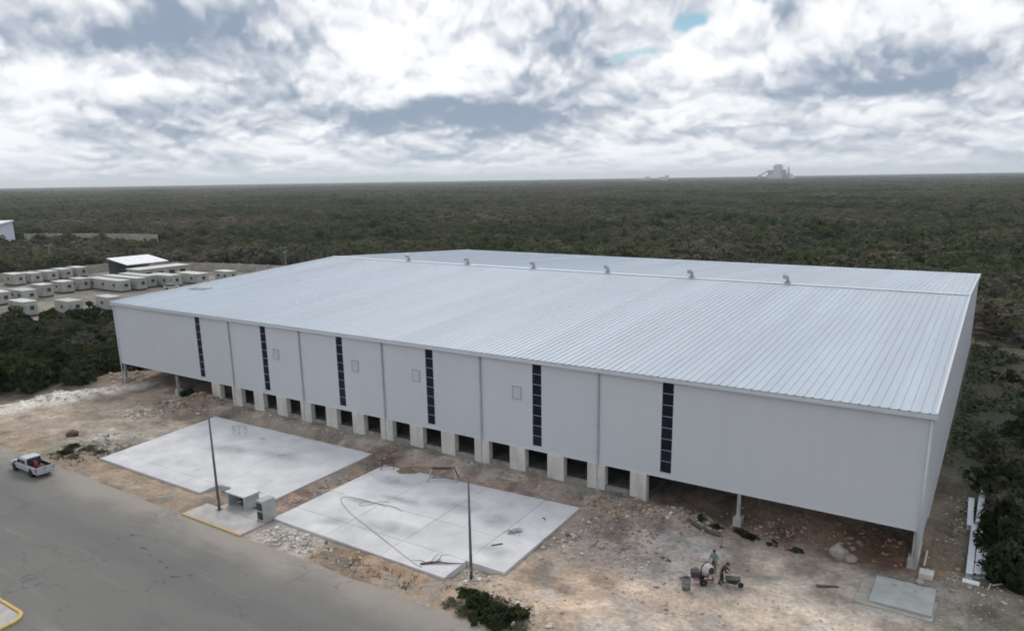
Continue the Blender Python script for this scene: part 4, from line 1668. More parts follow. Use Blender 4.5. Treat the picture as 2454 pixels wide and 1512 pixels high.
rubble([(92, 0.8, 6.5, 1.8, 0, 420, 0.05, 0.32, brown), (96.5, 2.5, 3, 2.0, 0, 180, 0.05, 0.32, brown), (86.5, -13.5, 7, 3.6, 0, 260, 0.04, 0.18, sand + grey),
        (95, -9, 5, 3, 0, 180, 0.04, 0.14, sand), (100.2, -4.6, 3.2, 2.6, 0, 200, 0.05, 0.18, sand + grey), (104, -1.5, 2.0, 3.5, 0, 160, 0.05, 0.24, sand + grey),
        (102.2, 8, 1.0, 10, 0, 150, 0.05, 0.25, sand + grey)], 'stones scattered over the sandy ground at the near corner')

# boulders
for x, y, s, lb in [(95.1, -0.9, 0.62, 'tall pale boulder at the open end of the warehouse'), (96.0, -1.1, 0.5, 'low pale boulder right beside the taller one at the open end'),
                    (100.6, -2.1, 0.30, 'small pale stone block at the foot of the near corner column'), (16.9, -15.9, 0.62, 'dark red-brown boulder on the bare soil beyond the pickup')]:
    r_ = np.random.default_rng(int(s * 1000) + int(x))
    bm = bmesh.new()
    bmesh.ops.create_icosphere(bm, subdivisions=2, radius=1.0)
    for v in bm.verts:
        v.co *= 1 + 0.55 * float(fbm(np.array([v.co.x * 1.3 + x]), np.array([v.co.y * 1.3 + v.co.z]), 3, 1.0)[0]) + r_.normal(0, 0.05)
        v.co.z *= 1.15 if s == 0.62 and x > 50 else 0.75
    mb_ = MB().add([(v.co * s)[:] for v in bm.verts], [[v.index for v in f.verts] for f in bm.faces])
    bm.free()
    mm = mat('red_rock', (0.17, 0.11, 0.09), rough=0.95, var=0.25, scale=2) if x < 50 else M_ROCK
    o = mb_.build('boulder', mm, loc=(x, y, hz_at(x, y) + s * 0.45))
    tag(o, lb, 'boulder')

# ------------------------------------------------------------------ kerbed pads
sp_ = empty('utility_pad', (0, 0, 0))
tag(sp_, 'raised concrete pad with a worn yellow kerb under the pole and meter cabinet', 'pavement', kind='structure')
MB().cbox((46.65, -21.85, -0.2), (54.3, -19.55, 0.13), 0.015).build('slab_panel', M_CONC2, sp_)
for k in range(4):
    x0 = 46.6 + k * 1.95
    MB().cbox((x0, -22.05, -0.2), (x0 + 1.93, -21.86, 0.15), 0.025).build('kerb', M_YELLOW, sp_)
MB().box((48.2, -19.5, -0.2), (53.2, -18.2, 0.10)).build('slab_panel', M_CONC2, sp_)

isl = empty('kerbed_island', (0, 0, 0))
tag(isl, 'yellow kerbed paved island at the edge of the asphalt', 'pavement', kind='structure')
MB().prism([(-60, -60), (51.4, -60), (51.9, -37.6), (51.3, -36.9), (-60, -36.9)], -0.2, 0.10).build('paving', M_CONC2, isl)
M_YEL2 = mat('bright_kerb_paint', (0.60, 0.40, 0.05), rough=0.65, var=0.18, scale=2.5, tint=(0.46, 0.36, 0.20))
for k in range(8):
    x0 = 50.9 - 2.5 * (k + 1)
    MB().cbox((x0 + 0.01, -36.85, -0.2), (x0 + 2.49, -36.62, 0.17), 0.03).build('kerb', M_YEL2, isl)
prev = None
arc = [(50.95 + 1.15 * math.sin(a), -37.8 + 1.17 * math.cos(a)) for a in np.linspace(0, PI / 2, 6)]
inn = [(50.95 + 0.92 * math.sin(a), -37.8 + 0.94 * math.cos(a)) for a in np.linspace(0, PI / 2, 6)]
for k in range(5):
    MB().prism([inn[k], inn[k + 1], arc[k + 1], arc[k]], -0.2, 0.17).build('kerb', M_YEL2, isl)
for k in range(6):
    y1 = -37.82 - 2.5 * k
    MB().cbox((51.87, y1 - 2.48, -0.2), (52.10, y1, 0.17), 0.03).build('kerb', M_YEL2, isl)


# ------------------------------------------------------------------ poles
def pole(x, y, z, h, label):
    t = empty('lamp_post', (x, y, z), 0, label, 'post')
    MB().tube([(0, 0, 0), (0, 0, h * 0.5), (0, 0, h)], [0.12, 0.095, 0.065], 10).build('pole', M_POLE, t, smooth=True)
    MB().box((-0.22, -0.22, -0.02), (0.22, 0.22, 0.03)).build('base_plate', M_POLE, t)
    MB().tube([(0, 0, h), (0, 0, h + 0.06)], 0.085, 8).build('cap', M_POLE, t)
    for sx, sy in ((-1, -1), (1, -1), (1, 1), (-1, 1)):
        MB().tube([(0.16 * sx, 0.16 * sy, 0.03), (0.16 * sx, 0.16 * sy, 0.09)], 0.02, 6).build('bolt', M_POLE, t)
    MB().box((-0.06, -0.135, 0.6), (0.06, -0.10, 0.95)).build('hatch', M_STEEL, t)


pole(48.75, -19.85, 0.14, 9.85, 'tall bare steel lamp post on the yellow kerbed pad')
pole(73.6, -17.15, hz_at(73.6, -17.15), 7.75, 'bare steel lamp post in the notch of the apron with the cable')

# ------------------------------------------------------------------ utility cabinet and meter pillar
M_CEM = mat('cement_render', (0.40, 0.42, 0.415), rough=0.9, var=0.12, scale=1.5, bump=0.2)
ub = empty('utility_niche', (0, 0, 0), 0, 'open fronted concrete utility box on the pad behind the tall post', 'utility box')
MB().cbox((48.55, -18.85, 0.1), (48.75, -17.35, 1.30), 0.015).build('side_wall', M_CEM, ub)
MB().cbox((50.75, -18.85, 0.1), (50.95, -17.35, 1.30), 0.015).build('side_wall', M_CEM, ub)
MB().box((48.76, -17.55, 0.1), (50.74, -17.36, 1.30)).build('back_wall', M_CEM, ub)
MB().cbox((48.45, -18.95, 1.303), (51.05, -17.25, 1.43), 0.02).build('roof_slab', M_CONC, ub)
MB().box((48.78, -17.75, 0.15), (50.7, -17.60, 1.28)).build('cabinet', M_DARK, ub)
for k in range(3):
    MB().box((48.80 + 0.62 * k, -17.80, 0.2), (49.38 + 0.62 * k, -17.76, 1.2)).build('cabinet_door', mat('cabinet_grey', (0.09, 0.10, 0.10), rough=0.6), ub)
mp_ = empty('meter_pillar', (0, 0, 0), 0, 'grey concrete meter pillar with two dark meter boxes at the pad end', 'meter pillar')
MB().cbox((53.35, -19.5, 0.0), (54.15, -18.2, 1.95), 0.02).build('pillar', M_CEM, mp_)
for z in (0.35, 1.15):
    b_ = MB().box((53.45, -19.56, z), (54.05, -19.505, z + 0.6)).build('meter_box', M_BLACK, mp_)
    MB().box((53.55, -19.575, z + 0.2), (53.95, -19.562, z + 0.5)).build('window', M_WIN, b_)
lw = empty('low_wall', (0, 0, 0), 0, 'short stub of grey block wall behind the tall post on the apron edge', 'wall stub')
for k in range(3):
    MB().cbox((45.0 + 0.42 * k, -17.0, 0.15), (45.41 + 0.42 * k, -16.8, 0.36), 0.01).build('block', M_CEM, lw)
    MB().cbox((45.0 + 0.42 * k, -17.0, 0.365), (45.41 + 0.42 * k, -16.8, 0.57), 0.01).build('block', M_CEM, lw)

# ------------------------------------------------------------------ pickup
M_CAR = mat('greyed_car_paint', (0.42, 0.45, 0.47), rough=0.3, var=0.03, scale=1, spec=0.6)  # white greyed down: shade on the body is put into the colour
M_CARG = mat('car_glass', (0.015, 0.018, 0.022), rough=0.08, spec=0.6)


def make_truck():
    t = empty('pickup_truck', (24.75, -23.8, 0.015), PI, 'white crew pickup with a red load in its dark bed, parked on the road edge', 'pickup truck')
    # local: +x is forward
    Wd = 0.86

    def ring(x, pts_):
        return [(x, y, z) for y, z in pts_]

    def sect(w, z0, z1, t_=0.10):
        return [(-w + 0.05, z0), (w - 0.05, z0), (w, z0 + 0.15), (w, z1 - t_), (w - t_, z1), (-w + t_, z1), (-w, z1 - t_), (-w, z0 + 0.15)]
    b = MB()
    b.loft([ring(0.42, sect(Wd, 0.42, 1.05, 0.03)), ring(1.35, sect(Wd, 0.42, 1.05, 0.05)), ring(2.25, sect(Wd * 0.98, 0.42, 1.00, 0.12)),
            ring(2.52, sect(Wd * 0.92, 0.45, 0.92, 0.16)), ring(2.62, sect(Wd * 0.84, 0.50, 0.80, 0.12))])
    body = b.build('body', M_CAR, t)
    # cab
    c = MB()
    lo, hi = 1.04, 1.70

    def cab(x, w, z):
        return [(x, -w, z), (x, w, z)]
    rings = [[(-0.72, -Wd + 0.03, lo), (-0.72, Wd - 0.03, lo), (1.30, Wd - 0.03, lo), (1.30, -Wd + 0.03, lo)],
             [(-0.66, -Wd + 0.10, 1.45), (-0.66, Wd - 0.10, 1.45), (0.88, Wd - 0.10, 1.45), (0.88, -Wd + 0.10, 1.45)],
             [(-0.58, -Wd + 0.18, 1.66), (-0.58, Wd - 0.18, 1.66), (0.58, Wd - 0.18, 1.66), (0.58, -Wd + 0.18, 1.66)],
             [(-0.48, -Wd + 0.26, hi), (-0.48, Wd - 0.26, hi), (0.45, Wd - 0.26, hi), (0.45, -Wd + 0.26, hi)]]
    cab_o = c.loft(rings).build('cab', M_CAR, t)
    lowb = MB().loft([ring(-0.72, sect(Wd, 0.42, 1.045, 0.03)), ring(0.42, sect(Wd, 0.42, 1.045, 0.03))]).build('door_panels', M_CAR, t)

    def quad(p):
        return MB().add(p, [(0, 1, 2, 3)])
    # glass panes a little proud of the cab skin
    for s in (-1, 1):
        y0, y1 = s * (Wd - 0.022), s * (Wd - 0.118)
        for xa, xb, xc, xd in ((-0.62, 0.20, 0.20, -0.58), (0.28, 1.12, 0.70, 0.28)):
            q = MB()
            q.add([(xa, y0 - s * 0.012, 1.09), (xb, y0 - s * 0.012, 1.09), (xc, s * (Wd - 0.088), 1.46), (xd, s * (Wd - 0.088), 1.46),
                   (xa, y0 - s * 0.08, 1.09), (xb, y0 - s * 0.08, 1.09), (xc, s * (Wd - 0.16), 1.46), (xd, s * (Wd - 0.16), 1.46)],
                  [(0, 1, 2, 3), (4, 7, 6, 5), (0, 4, 5, 1), (1, 5, 6, 2), (2, 6, 7, 3), (3, 7, 4, 0)])
            q.build('side_window', M_CARG, cab_o)
    MB().add([(1.24, -0.72, 1.12), (1.24, 0.72, 1.12), (0.72, 0.62, 1.60), (0.72, -0.62, 1.60), (1.28, -0.72, 1.12), (1.28, 0.72, 1.12), (0.76, 0.62, 1.60), (0.76, -0.62, 1.60)],
             [(4, 5, 6, 7), (0, 3, 2, 1), (0, 1, 5, 4), (1, 2, 6, 5), (2, 3, 7, 6), (3, 0, 4, 7)]).build('windscreen', M_CARG, cab_o)
    MB().add([(-0.735, -0.66, 1.12), (-0.735, 0.66, 1.12), (-0.67, 0.62, 1.55), (-0.67, -0.62, 1.55), (-0.70, -0.66, 1.12), (-0.70, 0.66, 1.12), (-0.62, 0.62, 1.55), (-0.62, -0.62, 1.55)],
             [(0, 1, 2, 3), (4, 7, 6, 5), (0, 4, 5, 1), (1, 5, 6, 2), (2, 6, 7, 3), (3, 7, 4, 0)]).build('rear_window', M_CARG, cab_o)
    # bed: floor, two sides, headboard, tailgate
    bed = MB().box((-2.55, -0.76, 0.55), (-0.80, 0.76, 0.62)).build('bed_floor', M_BLACK, t)
    for s in (-1, 1):
        ys = sorted((s * 0.77, s * Wd))
        MB().cbox((-2.60, ys[0], 0.44), (-0.74, ys[1], 1.08), 0.025).build('bed_side', M_CAR, t)
        yl = sorted((s * 0.70, s * 0.768))
        MB().box((-2.5, yl[0], 0.63), (-0.82, yl[1], 1.10)).build('bed_liner', M_BLACK, t)
    MB().box((-0.80, -0.76, 0.63), (-0.735, 0.76, 1.10)).build('headboard', M_BLACK, t)
    tg = MB().cbox((-2.66, -0.76, 0.50), (-2.56, 0.76, 1.06), 0.02).build('tailgate', M_CAR, t)
    MB().box((-2.675, -0.12, 0.86), (-2.662, 0.12, 0.94)).build('handle', M_BLACK, tg)
    MB().cbox((-2.80, -0.84, 0.38), (-2.62, 0.84, 0.50), 0.03).build('rear_bumper', M_STEEL, t)
    MB().cbox((2.56, -0.84, 0.36), (2.74, 0.84, 0.56), 0.04).build('front_bumper', M_CAR, t)
    MB().box((2.60, -0.45, 0.60), (2.64, 0.45, 0.78)).build('grille', M_BLACK, t)
    red = mat('tail_light_red', (0.25, 0.01, 0.01), rough=0.3)
    for s in (-1, 1):
        ys = sorted((s * 0.775, s * 0.855))
        MB().box((-2.62, ys[0], 0.66), (-2.602, ys[1], 0.98)).build('tail_light', red, t)
        ys = sorted((s * 0.50, s * 0.76))
        MB().cbox((2.56, ys[0], 0.66), (2.63, ys[1], 0.82), 0.02).build('headlight', M_STEEL, t)
        ys = sorted((s * 0.90, s * 1.08))
        MB().cbox((0.98, ys[0], 1.08), (1.12, ys[1], 1.26), 0.03).build('mirror', M_BLACK, t)
        for xw in (1.68, -1.62):
            # dark arch, tyre and rim
            MB().tube([(xw, s * (Wd - 0.25), 0.46), (xw, s * (Wd + 0.004), 0.46)], 0.42, 18).build('wheel_arch', M_BLACK, t)
            prof = [(0.19, -0.11), (0.30, -0.115), (0.345, -0.07), (0.345, 0.07), (0.30, 0.115), (0.19, 0.11)]
            mt_ = Matrix.Translation((xw, s * 0.79, 0.345)) @ Matrix.Rotation(PI / 2, 4, 'X')
            w = MB().lathe(prof, n=18, mat=mt_).build('tyre', M_RUBBER, t, smooth=True)
            MB().lathe([(0.02, -0.10), (0.19, -0.11), (0.19, 0.11), (0.05, 0.118)], n=14, mat=mt_).build('rim', M_STEEL, w)
    return t


make_truck()
# load in the bed: red fuel can and bag, dark tarp
lx, ly = 26.05, -23.75
M_REDP = mat('red_plastic', (0.32, 0.03, 0.06), rough=0.6, var=0.15, scale=4)
t = empty('gas_cylinder', (26.05, -23.95, 0.64), 0, 'red upright cylinder standing in the bed of the pickup', 'cylinder')
MB().lathe([(0.16, 0.0), (0.19, 0.05), (0.20, 0.45), (0.16, 0.60), (0.07, 0.68), (0.05, 0.72)], n=14).build('tank', M_REDP, t, smooth=True)
MB().tube([(0, 0, 0.72), (0, 0, 0.80)], 0.035, 8).build('valve', M_STEEL, t)
MB().tube([(0.13 * math.cos(a), 0.13 * math.sin(a), 0.82) for a in np.linspace(0, 6.28, 10)], 0.015, 5).build('guard_ring', M_REDP, t)
t = empty('load_bag', (26.45, -23.7, 0.64), 0.4, 'pinkish sack slumped beside the red cylinder in the pickup bed', 'sack')
bm = bmesh.new()
bmesh.ops.create_uvsphere(bm, u_segments=12, v_segments=8, radius=0.32)
for v in bm.verts:
    v.co.z = v.co.z * 0.7 + 0.2
    v.co *= 1 + 0.12 * math.sin(7 * v.co.x + 5 * v.co.y)
MB().add([v.co[:] for v in bm.verts], [[v.index for v in f.verts] for f in bm.faces]).build('sack', mat('pink_sack', (0.20, 0.10, 0.12), rough=0.85, var=0.2, scale=6), t, smooth=True)
bm.free()
MB().tube([(0, 0, 0.42), (0.05, 0.02, 0.52)], [0.06, 0.09], 7).build('tied_neck', mat('pink_sack', (0.4, 0.2, 0.2)), t)


t = empty('tarpaulin', (26.1, -23.25, 0.63), 0.2, 'crumpled black tarpaulin along the far side of the pickup bed', 'tarpaulin')
V, F = [], []
for i_ in range(9):
    for k in range(6):
        V.append((-0.75 + 0.19 * i_, -0.22 + 0.09 * k, 0.02 + (0.26 if 0 < i_ < 8 and 0 < k < 5 else 0.0) * (0.55 + 0.45 * math.sin(i_ * 1.7 + k * 2.3))))
for i_ in range(8):
    for k in range(5):
        F.append((i_ * 6 + k, (i_ + 1) * 6 + k, (i_ + 1) * 6 + k + 1, i_ * 6 + k + 1))
MB().add(V, F).build('sheet', M_BLACK, t, smooth=True)
MB().tube([(-0.5, -0.25, 0.05), (-0.45, 0.0, 0.28), (-0.5, 0.24, 0.05)], 0.012, 5).build('rope', M_WOOD, t)


# ------------------------------------------------------------------ people
def skin(name, pts_, edges_, rad, mat_, parent, sub=1, root=0):
    me_ = bpy.data.meshes.new(name)
    me_.from_pydata([Vector(p) for p in pts_], edges_, [])
    o = bpy.data.objects.new(name, me_)
    COL.objects.link(o)
    md_ = o.modifiers.new('skin', 'SKIN')
    md_.use_smooth_shade = True
    for k_, r__ in enumerate(rad):
        sv_ = me_.skin_vertices[0].data[k_]
        sv_.radius = (r__, r__) if isinstance(r__, (int, float)) else r__
        sv_.use_root = (k_ == root)
    s_ = o.modifiers.new('sub', 'SUBSURF')
    s_.levels = sub
    s_.render_levels = sub
    dg = bpy.context.evaluated_depsgraph_get()
    m2 = bpy.data.meshes.new_from_object(o.evaluated_get(dg))
    bpy.data.objects.remove(o)
    m2.materials.clear()
    m2.materials.append(mat_)
    m2.polygons.foreach_set('use_smooth', [True] * len(m2.polygons))
    o2 = put(name, m2, parent)
    return o2


M_SKIN = mat('skin', (0.24, 0.14, 0.09), rough=0.6, var=0.05)
M_HAIR = mat('hair', (0.02, 0.016, 0.013), rough=0.7)


def person(loc, rz, label, shirt, trousers, hat, pose, hatname):
    t = empty('person', loc, rz, label, 'person')
    P, E, Rr = [], [], []

    def chain(start, seq):
        last = start
        for p, r__ in seq:
            P.append(p)
            Rr.append(r__)
            k_ = len(P) - 1
            if last is not None:
                E.append((last, k_))
            last = k_
        return last

    q = pose
    pel = chain(None, [(q['pelvis'], (0.07, 0.06))])
    ch_ = chain(pel, [(q['waist'], (0.09, 0.07)), (q['chest'], (0.11, 0.08)), (q['neck'], 0.062), (q['head'], (0.085, 0.095)), (q['crown'], (0.075, 0.085))])
    chest = pel + 2
    hand_at = []
    for s in ('l', 'r'):
        kn = chain(pel, [(q['hip' + s], 0.062), (q['knee' + s], 0.055), (q['ankle' + s], 0.045), (q['toe' + s], 0.04)])
    for s in ('l', 'r'):
        kk = chain(chest, [(q['sh' + s], 0.055), (q['el' + s], 0.042), (q['wr' + s], 0.032), (q['pa' + s], (0.040, 0.022))])
        wr_, pa_ = Vector(q['wr' + s]), Vector(q['pa' + s])
        d = (pa_ - wr_).normalized()
        side = d.cross(Vector((0, 0, 1)))
        side = side.normalized() if side.length > 0.1 else Vector((0, 1, 0))
        dn = Vector((0, 0, -1)) if abs(d.z) < 0.7 else Vector((1, 0, 0))
        for f_, (off, ln) in enumerate(((-0.03, 0.07), (-0.01, 0.085), (0.011, 0.08), (0.031, 0.06))):
            b0 = pa_ + d * 0.02 + side * off
            chain(kk, [(tuple(b0), 0.010), (tuple(b0 + d * ln * 0.5 + dn * 0.012), 0.009), (tuple(b0 + d * ln * 0.75 + dn * 0.045), 0.008)])
        tb = wr_.lerp(pa_, 0.5) - side * 0.035
        chain(kk, [(tuple(tb), 0.011), (tuple(tb - side * 0.025 + d * 0.03), 0.010), (tuple(tb - side * 0.02 + d * 0.06 + dn * 0.015), 0.008)])
    body = skin('body', P, E, Rr, M_SKIN, t, sub=1, root=0)
    # head details: nose and ears grown from the head direction
    hd = Vector(q['head'])
    fwd = Vector(q['face'])
    sid = fwd.cross(Vector((0, 0, 1))).normalized()
    f_ = MB()
    f_.tube([hd + fwd * 0.085 + Vector((0, 0, 0.03)), hd + fwd * 0.115 + Vector((0, 0, -0.005)), hd + fwd * 0.09 + Vector((0, 0, -0.02))], [0.008, 0.014, 0.012], 6)
    for s in (-1, 1):
        f_.tube([hd + sid * s * 0.082, hd + sid * s * 0.10 + Vector((0, 0, 0.02)), hd + sid * s * 0.085 + Vector((0, 0, 0.04))], [0.012, 0.016, 0.01], 6)
    f_.build('face', M_SKIN, t, smooth=True)
    for s in (-1, 1):
        MB().tube([hd + fwd * 0.080 + sid * s * 0.032 + Vector((0, 0, 0.025)), hd + fwd * 0.092 + sid * s * 0.032 + Vector((0, 0, 0.025))], 0.011, 6).build('eye', M_BLACK, t)
    MB().tube([hd + fwd * 0.088 - sid * 0.024 + Vector((0, 0, -0.05)), hd + fwd * 0.094 + Vector((0, 0, -0.05)), hd + fwd * 0.088 + sid * 0.024 + Vector((0, 0, -0.05))], 0.006, 5).build('mouth', mat('lip', (0.16, 0.06, 0.05)), t)
    # shirt
    P2 = [q['pelvis'], q['waist'], q['chest'], q['collar']]
    E2 = [(0, 1), (1, 2), (2, 3)]
    R2 = [(0.17, 0.13), (0.155, 0.12), (0.20, 0.14), (0.085, 0.075)]
    for s in ('l', 'r'):
        n0 = len(P2)
        P2 += [q['sh' + s], q['el' + s], tuple(Vector(q['el' + s]).lerp(Vector(q['wr' + s]), 0.75))]
        E2 += [(2, n0), (n0, n0 + 1), (n0 + 1, n0 + 2)]
        R2 += [0.092, 0.068, 0.052]
    skin('shirt', P2, E2, R2, shirt, t, sub=1)
    P3 = [tuple(Vector(q['pelvis']) + Vector((0, 0, 0.03))), q['pelvis']]
    E3 = [(0, 1)]
    R3 = [(0.165, 0.125), (0.175, 0.13)]
    for s in ('l', 'r'):
        n0 = len(P3)
        P3 += [q['hip' + s], q['knee' + s], tuple(Vector(q['ankle' + s]) + Vector((0, 0, 0.02)))]
        E3 += [(1, n0), (n0, n0 + 1), (n0 + 1, n0 + 2)]
        R3 += [0.118, 0.085, 0.072]
    skin('trousers', P3, E3, R3, trousers, t, sub=1)
    for s in ('l', 'r'):
        an, to = Vector(q['ankle' + s]), Vector(q['toe' + s])
        d = (to - an)
        d.z = 0
        d = d.normalized() if d.length > 0 else Vector((1, 0, 0))
        an = Vector((an.x, an.y, 0.055))
        MB().tube([an - d * 0.07, an + d * 0.05, an + d * 0.19 + Vector((0, 0, -0.012))], [0.05, 0.056, 0.038], 8).build('shoe', M_BLACK, t, smooth=True)
    # hair and hat
    MB().lathe([(0.095, 0.0), (0.105, 0.03), (0.10, 0.07), (0.07, 0.11), (0.02, 0.125)], n=12, mat=Matrix.Translation(hd - fwd * 0.012 + Vector((0, 0, 0.035)))).build('hair', M_HAIR, t, smooth=True)
    h_ = MB().lathe([(0.112, 0.0), (0.115, 0.05), (0.09, 0.105), (0.03, 0.13)], n=14, mat=Matrix.Translation(hd + Vector((0, 0, 0.062)))).build(hatname, hat, t, smooth=True)
    if hatname == 'cap':
        MB().loft([[tuple(hd + fwd * a + sid * b + Vector((0, 0, 0.068 + dz_))) for a, b in ((0.08, -0.09), (0.20, -0.05), (0.215, 0.0), (0.20, 0.05), (0.08, 0.09))] for dz_ in (0, 0.012)]).build('brim', hat, t)
    return t


stand = dict(pelvis=(0, 0, 0.95), waist=(0, 0, 1.10), chest=(0.01, 0, 1.30), collar=(0.01, 0, 1.44), neck=(0.02, 0, 1.48), head=(0.04, 0, 1.60), crown=(0.035, 0, 1.69), face=(1, 0, 0),
             hipl=(0, 0.10, 0.88), hipr=(0, -0.10, 0.88), kneel=(0.04, 0.11, 0.48), kneer=(0.03, -0.11, 0.48), anklel=(0.0, 0.12, 0.09), ankler=(-0.03, -0.12, 0.09),
             toel=(0.14, 0.14, 0.04), toer=(0.11, -0.14, 0.04),
             shl=(0.0, 0.19, 1.40), shr=(0.0, -0.19, 1.40), ell=(-0.02, 0.27, 1.12), elr=(0.02, -0.27, 1.12), wrl=(0.14, 0.26, 0.92), wrr=(0.22, -0.24, 1.00), pal=(0.20, 0.25, 0.86), par=(0.30, -0.22, 0.98))
bend = dict(pelvis=(0, 0, 0.92), waist=(0.05, 0, 1.06), chest=(0.17, 0, 1.23), collar=(0.26, 0, 1.35), neck=(0.29, 0, 1.38), head=(0.38, 0, 1.47), crown=(0.40, 0, 1.56), face=(0.93, 0, -0.36),
            hipl=(0, 0.10, 0.86), hipr=(0, -0.10, 0.86), kneel=(0.10, 0.12, 0.48), kneer=(0.02, -0.12, 0.48), anklel=(0.10, 0.13, 0.09), ankler=(-0.12, -0.13, 0.09),
            toel=(0.24, 0.15, 0.04), toer=(0.02, -0.15, 0.04),
            shl=(0.21, 0.18, 1.31), shr=(0.21, -0.18, 1.31), ell=(0.36, 0.22, 1.06), elr=(0.30, -0.22, 1.04), wrl=(0.58, 0.14, 0.97), wrr=(0.46, -0.12, 0.93), pal=(0.65, 0.08, 0.95), par=(0.52, -0.05, 0.92))
M_SH1 = mat('teal_cloth', (0.16, 0.27, 0.25), rough=0.9, var=0.12, scale=6)
M_TR1 = mat('grey_cloth', (0.10, 0.11, 0.12), rough=0.9, var=0.12, scale=6)
M_SH2 = mat('dark_cloth', (0.035, 0.032, 0.026), rough=0.9, var=0.15, scale=6)
M_TR2 = mat('olive_cloth', (0.05, 0.046, 0.03), rough=0.9, var=0.15, scale=6)
M_CAP = mat('maroon_cap', (0.10, 0.025, 0.03), rough=0.9)
w1 = (88.1, -7.8)
person((w1[0], w1[1], hz_at(*w1) + 0.01), R(-100), 'worker in a teal shirt and dark red cap standing behind the cement mixer', M_SH1, M_TR1, M_CAP, stand, 'cap')
w2 = (89.0, -8.95)
person((w2[0], w2[1], hz_at(*w2) + 0.01), R(12), 'worker in dark clothes leaning over the wheelbarrow with a long handle in hand', M_SH2, M_TR2, M_BLACK, bend, 'cap')

# shovel held by the second worker
sh = empty('shovel', (w2[0], w2[1], hz_at(*w2)), R(12), 'long handled shovel held level by the worker in dark clothes', 'shovel')
MB().tube([(0.40, -0.10, 0.90), (0.62, 0.06, 0.955), (1.55, 0.45, 1.02)], 0.016, 6).build('handle', M_WOOD, sh)
MB().loft([[(1.55 + a, 0.45 + b + a * 0.4, 1.02 + z) for a, b in ((0, -0.09), (0.22, -0.09), (0.30, 0.0), (0.22, 0.09), (0, 0.09))] for z in (0, 0.012)]).build('blade', M_RUST, sh)

# ------------------------------------------------------------------ cement mixer
mxx, mxy = 88.05, -9.55
mz = hz_at(mxx, mxy)
mx_ = empty('cement_mixer', (mxx, mxy, mz), R(28), 'pale grey drum cement mixer with a red drawbar on the gravel', 'cement mixer')
mt_ = Matrix.Translation((0.12, 0, 1.02)) @ Matrix.Rotation(R(-62), 4, 'Z') @ Matrix.Rotation(R(76), 4, 'Y')
M_DRUM = mat('drum_paint', (0.48, 0.47, 0.47), rough=0.6, var=0.2, scale=3)
dr = MB().lathe([(0.06, -0.48), (0.30, -0.46), (0.44, -0.28), (0.47, 0.0), (0.44, 0.16), (0.28, 0.46), (0.26, 0.50)], n=20, mat=mt_).build('drum', M_DRUM, mx_, smooth=True)
MB().lathe([(0.235, 0.50), (0.235, 0.512)], n=18, mat=mt_).build('mouth', M_DARK, dr)
ringm = MB()
ringm.lathe([(0.25, 0.48), (0.29, 0.47), (0.29, 0.515), (0.25, 0.52)], n=18, mat=mt_, cap=False)
ringm.build('rim', M_DRUM, dr)
MB().lathe([(0.475, -0.05), (0.52, -0.05), (0.52, 0.03), (0.475, 0.03)], n=24, mat=mt_).build('ring_gear', M_RUST, dr)
M_RED = mat('red_frame_paint', (0.26, 0.05, 0.07), rough=0.6, var=0.2, scale=5)
fr = MB()
fr.bar((-0.75, -0.34, 0.42), (0.55, -0.34, 0.42), 0.07, 0.07).bar((-0.75, 0.34, 0.42), (0.55, 0.34, 0.42), 0.07, 0.07)
fr.bar((-0.75, -0.34, 0.42), (-0.75, 0.34, 0.42), 0.07, 0.07).bar((0.55, -0.34, 0.42), (0.55, 0.34, 0.42), 0.07, 0.07)
fr.bar((0.1, -0.38, 0.45), (0.1, -0.56, 1.02), 0.07, 0.07).bar((0.1, 0.38, 0.45), (0.1, 0.56, 1.02), 0.07, 0.07)
fr.build('frame', M_RED, mx_)
MB().bar((-0.75, 0, 0.42), (-1.65, 0, 0.36), 0.08, 0.08).build('drawbar', M_RED, mx_)
MB().bar((-1.45, 0, 0.38), (-1.45, 0, 0.0), 0.06, 0.06).build('prop_leg', M_RED, mx_)
MB().bar((0.52, 0, 0.42), (0.52, 0, 0.0), 0.06, 0.06).build('prop_leg', M_RUST, mx_)
eng = MB().cbox((-0.95, -0.30, 0.48), (-0.40, 0.30, 0.95), 0.04).build('engine_box', mat('engine_dark', (0.06, 0.055, 0.07), rough=0.6), mx_)
MB().tube([(-0.6, 0.2, 0.95), (-0.6, 0.2, 1.12)], 0.035, 8).build('exhaust', M_RUST, eng)
for s in (-1, 1):
    mtw = Matrix.Translation((-0.15, s * 0.47, 0.27)) @ Matrix.Rotation(PI / 2, 4, 'X')
    w = MB().lathe([(0.13, -0.06), (0.24, -0.07), (0.27, -0.03), (0.27, 0.03), (0.24, 0.07), (0.13, 0.06)], n=16, mat=mtw).build('wheel', M_RUBBER, mx_, smooth=True)
    MB().lathe([(0.02, -0.05), (0.13, -0.055), (0.13, 0.055), (0.02, 0.065)], n=12, mat=mtw).build('rim', M_RED, w)
MB().tube([(0.1, 0.60, 1.02), (0.1, 0.66, 1.02)], 0.02, 6).build('axle', M_RUST, mx_)
hw = MB().tube([(0.1 + 0.26 * math.cos(a), 0.68, 1.02 + 0.26 * math.sin(a)) for a in np.linspace(0, 2 * PI, 16)], 0.018, 6).build('hand_wheel', M_RUST, mx_)

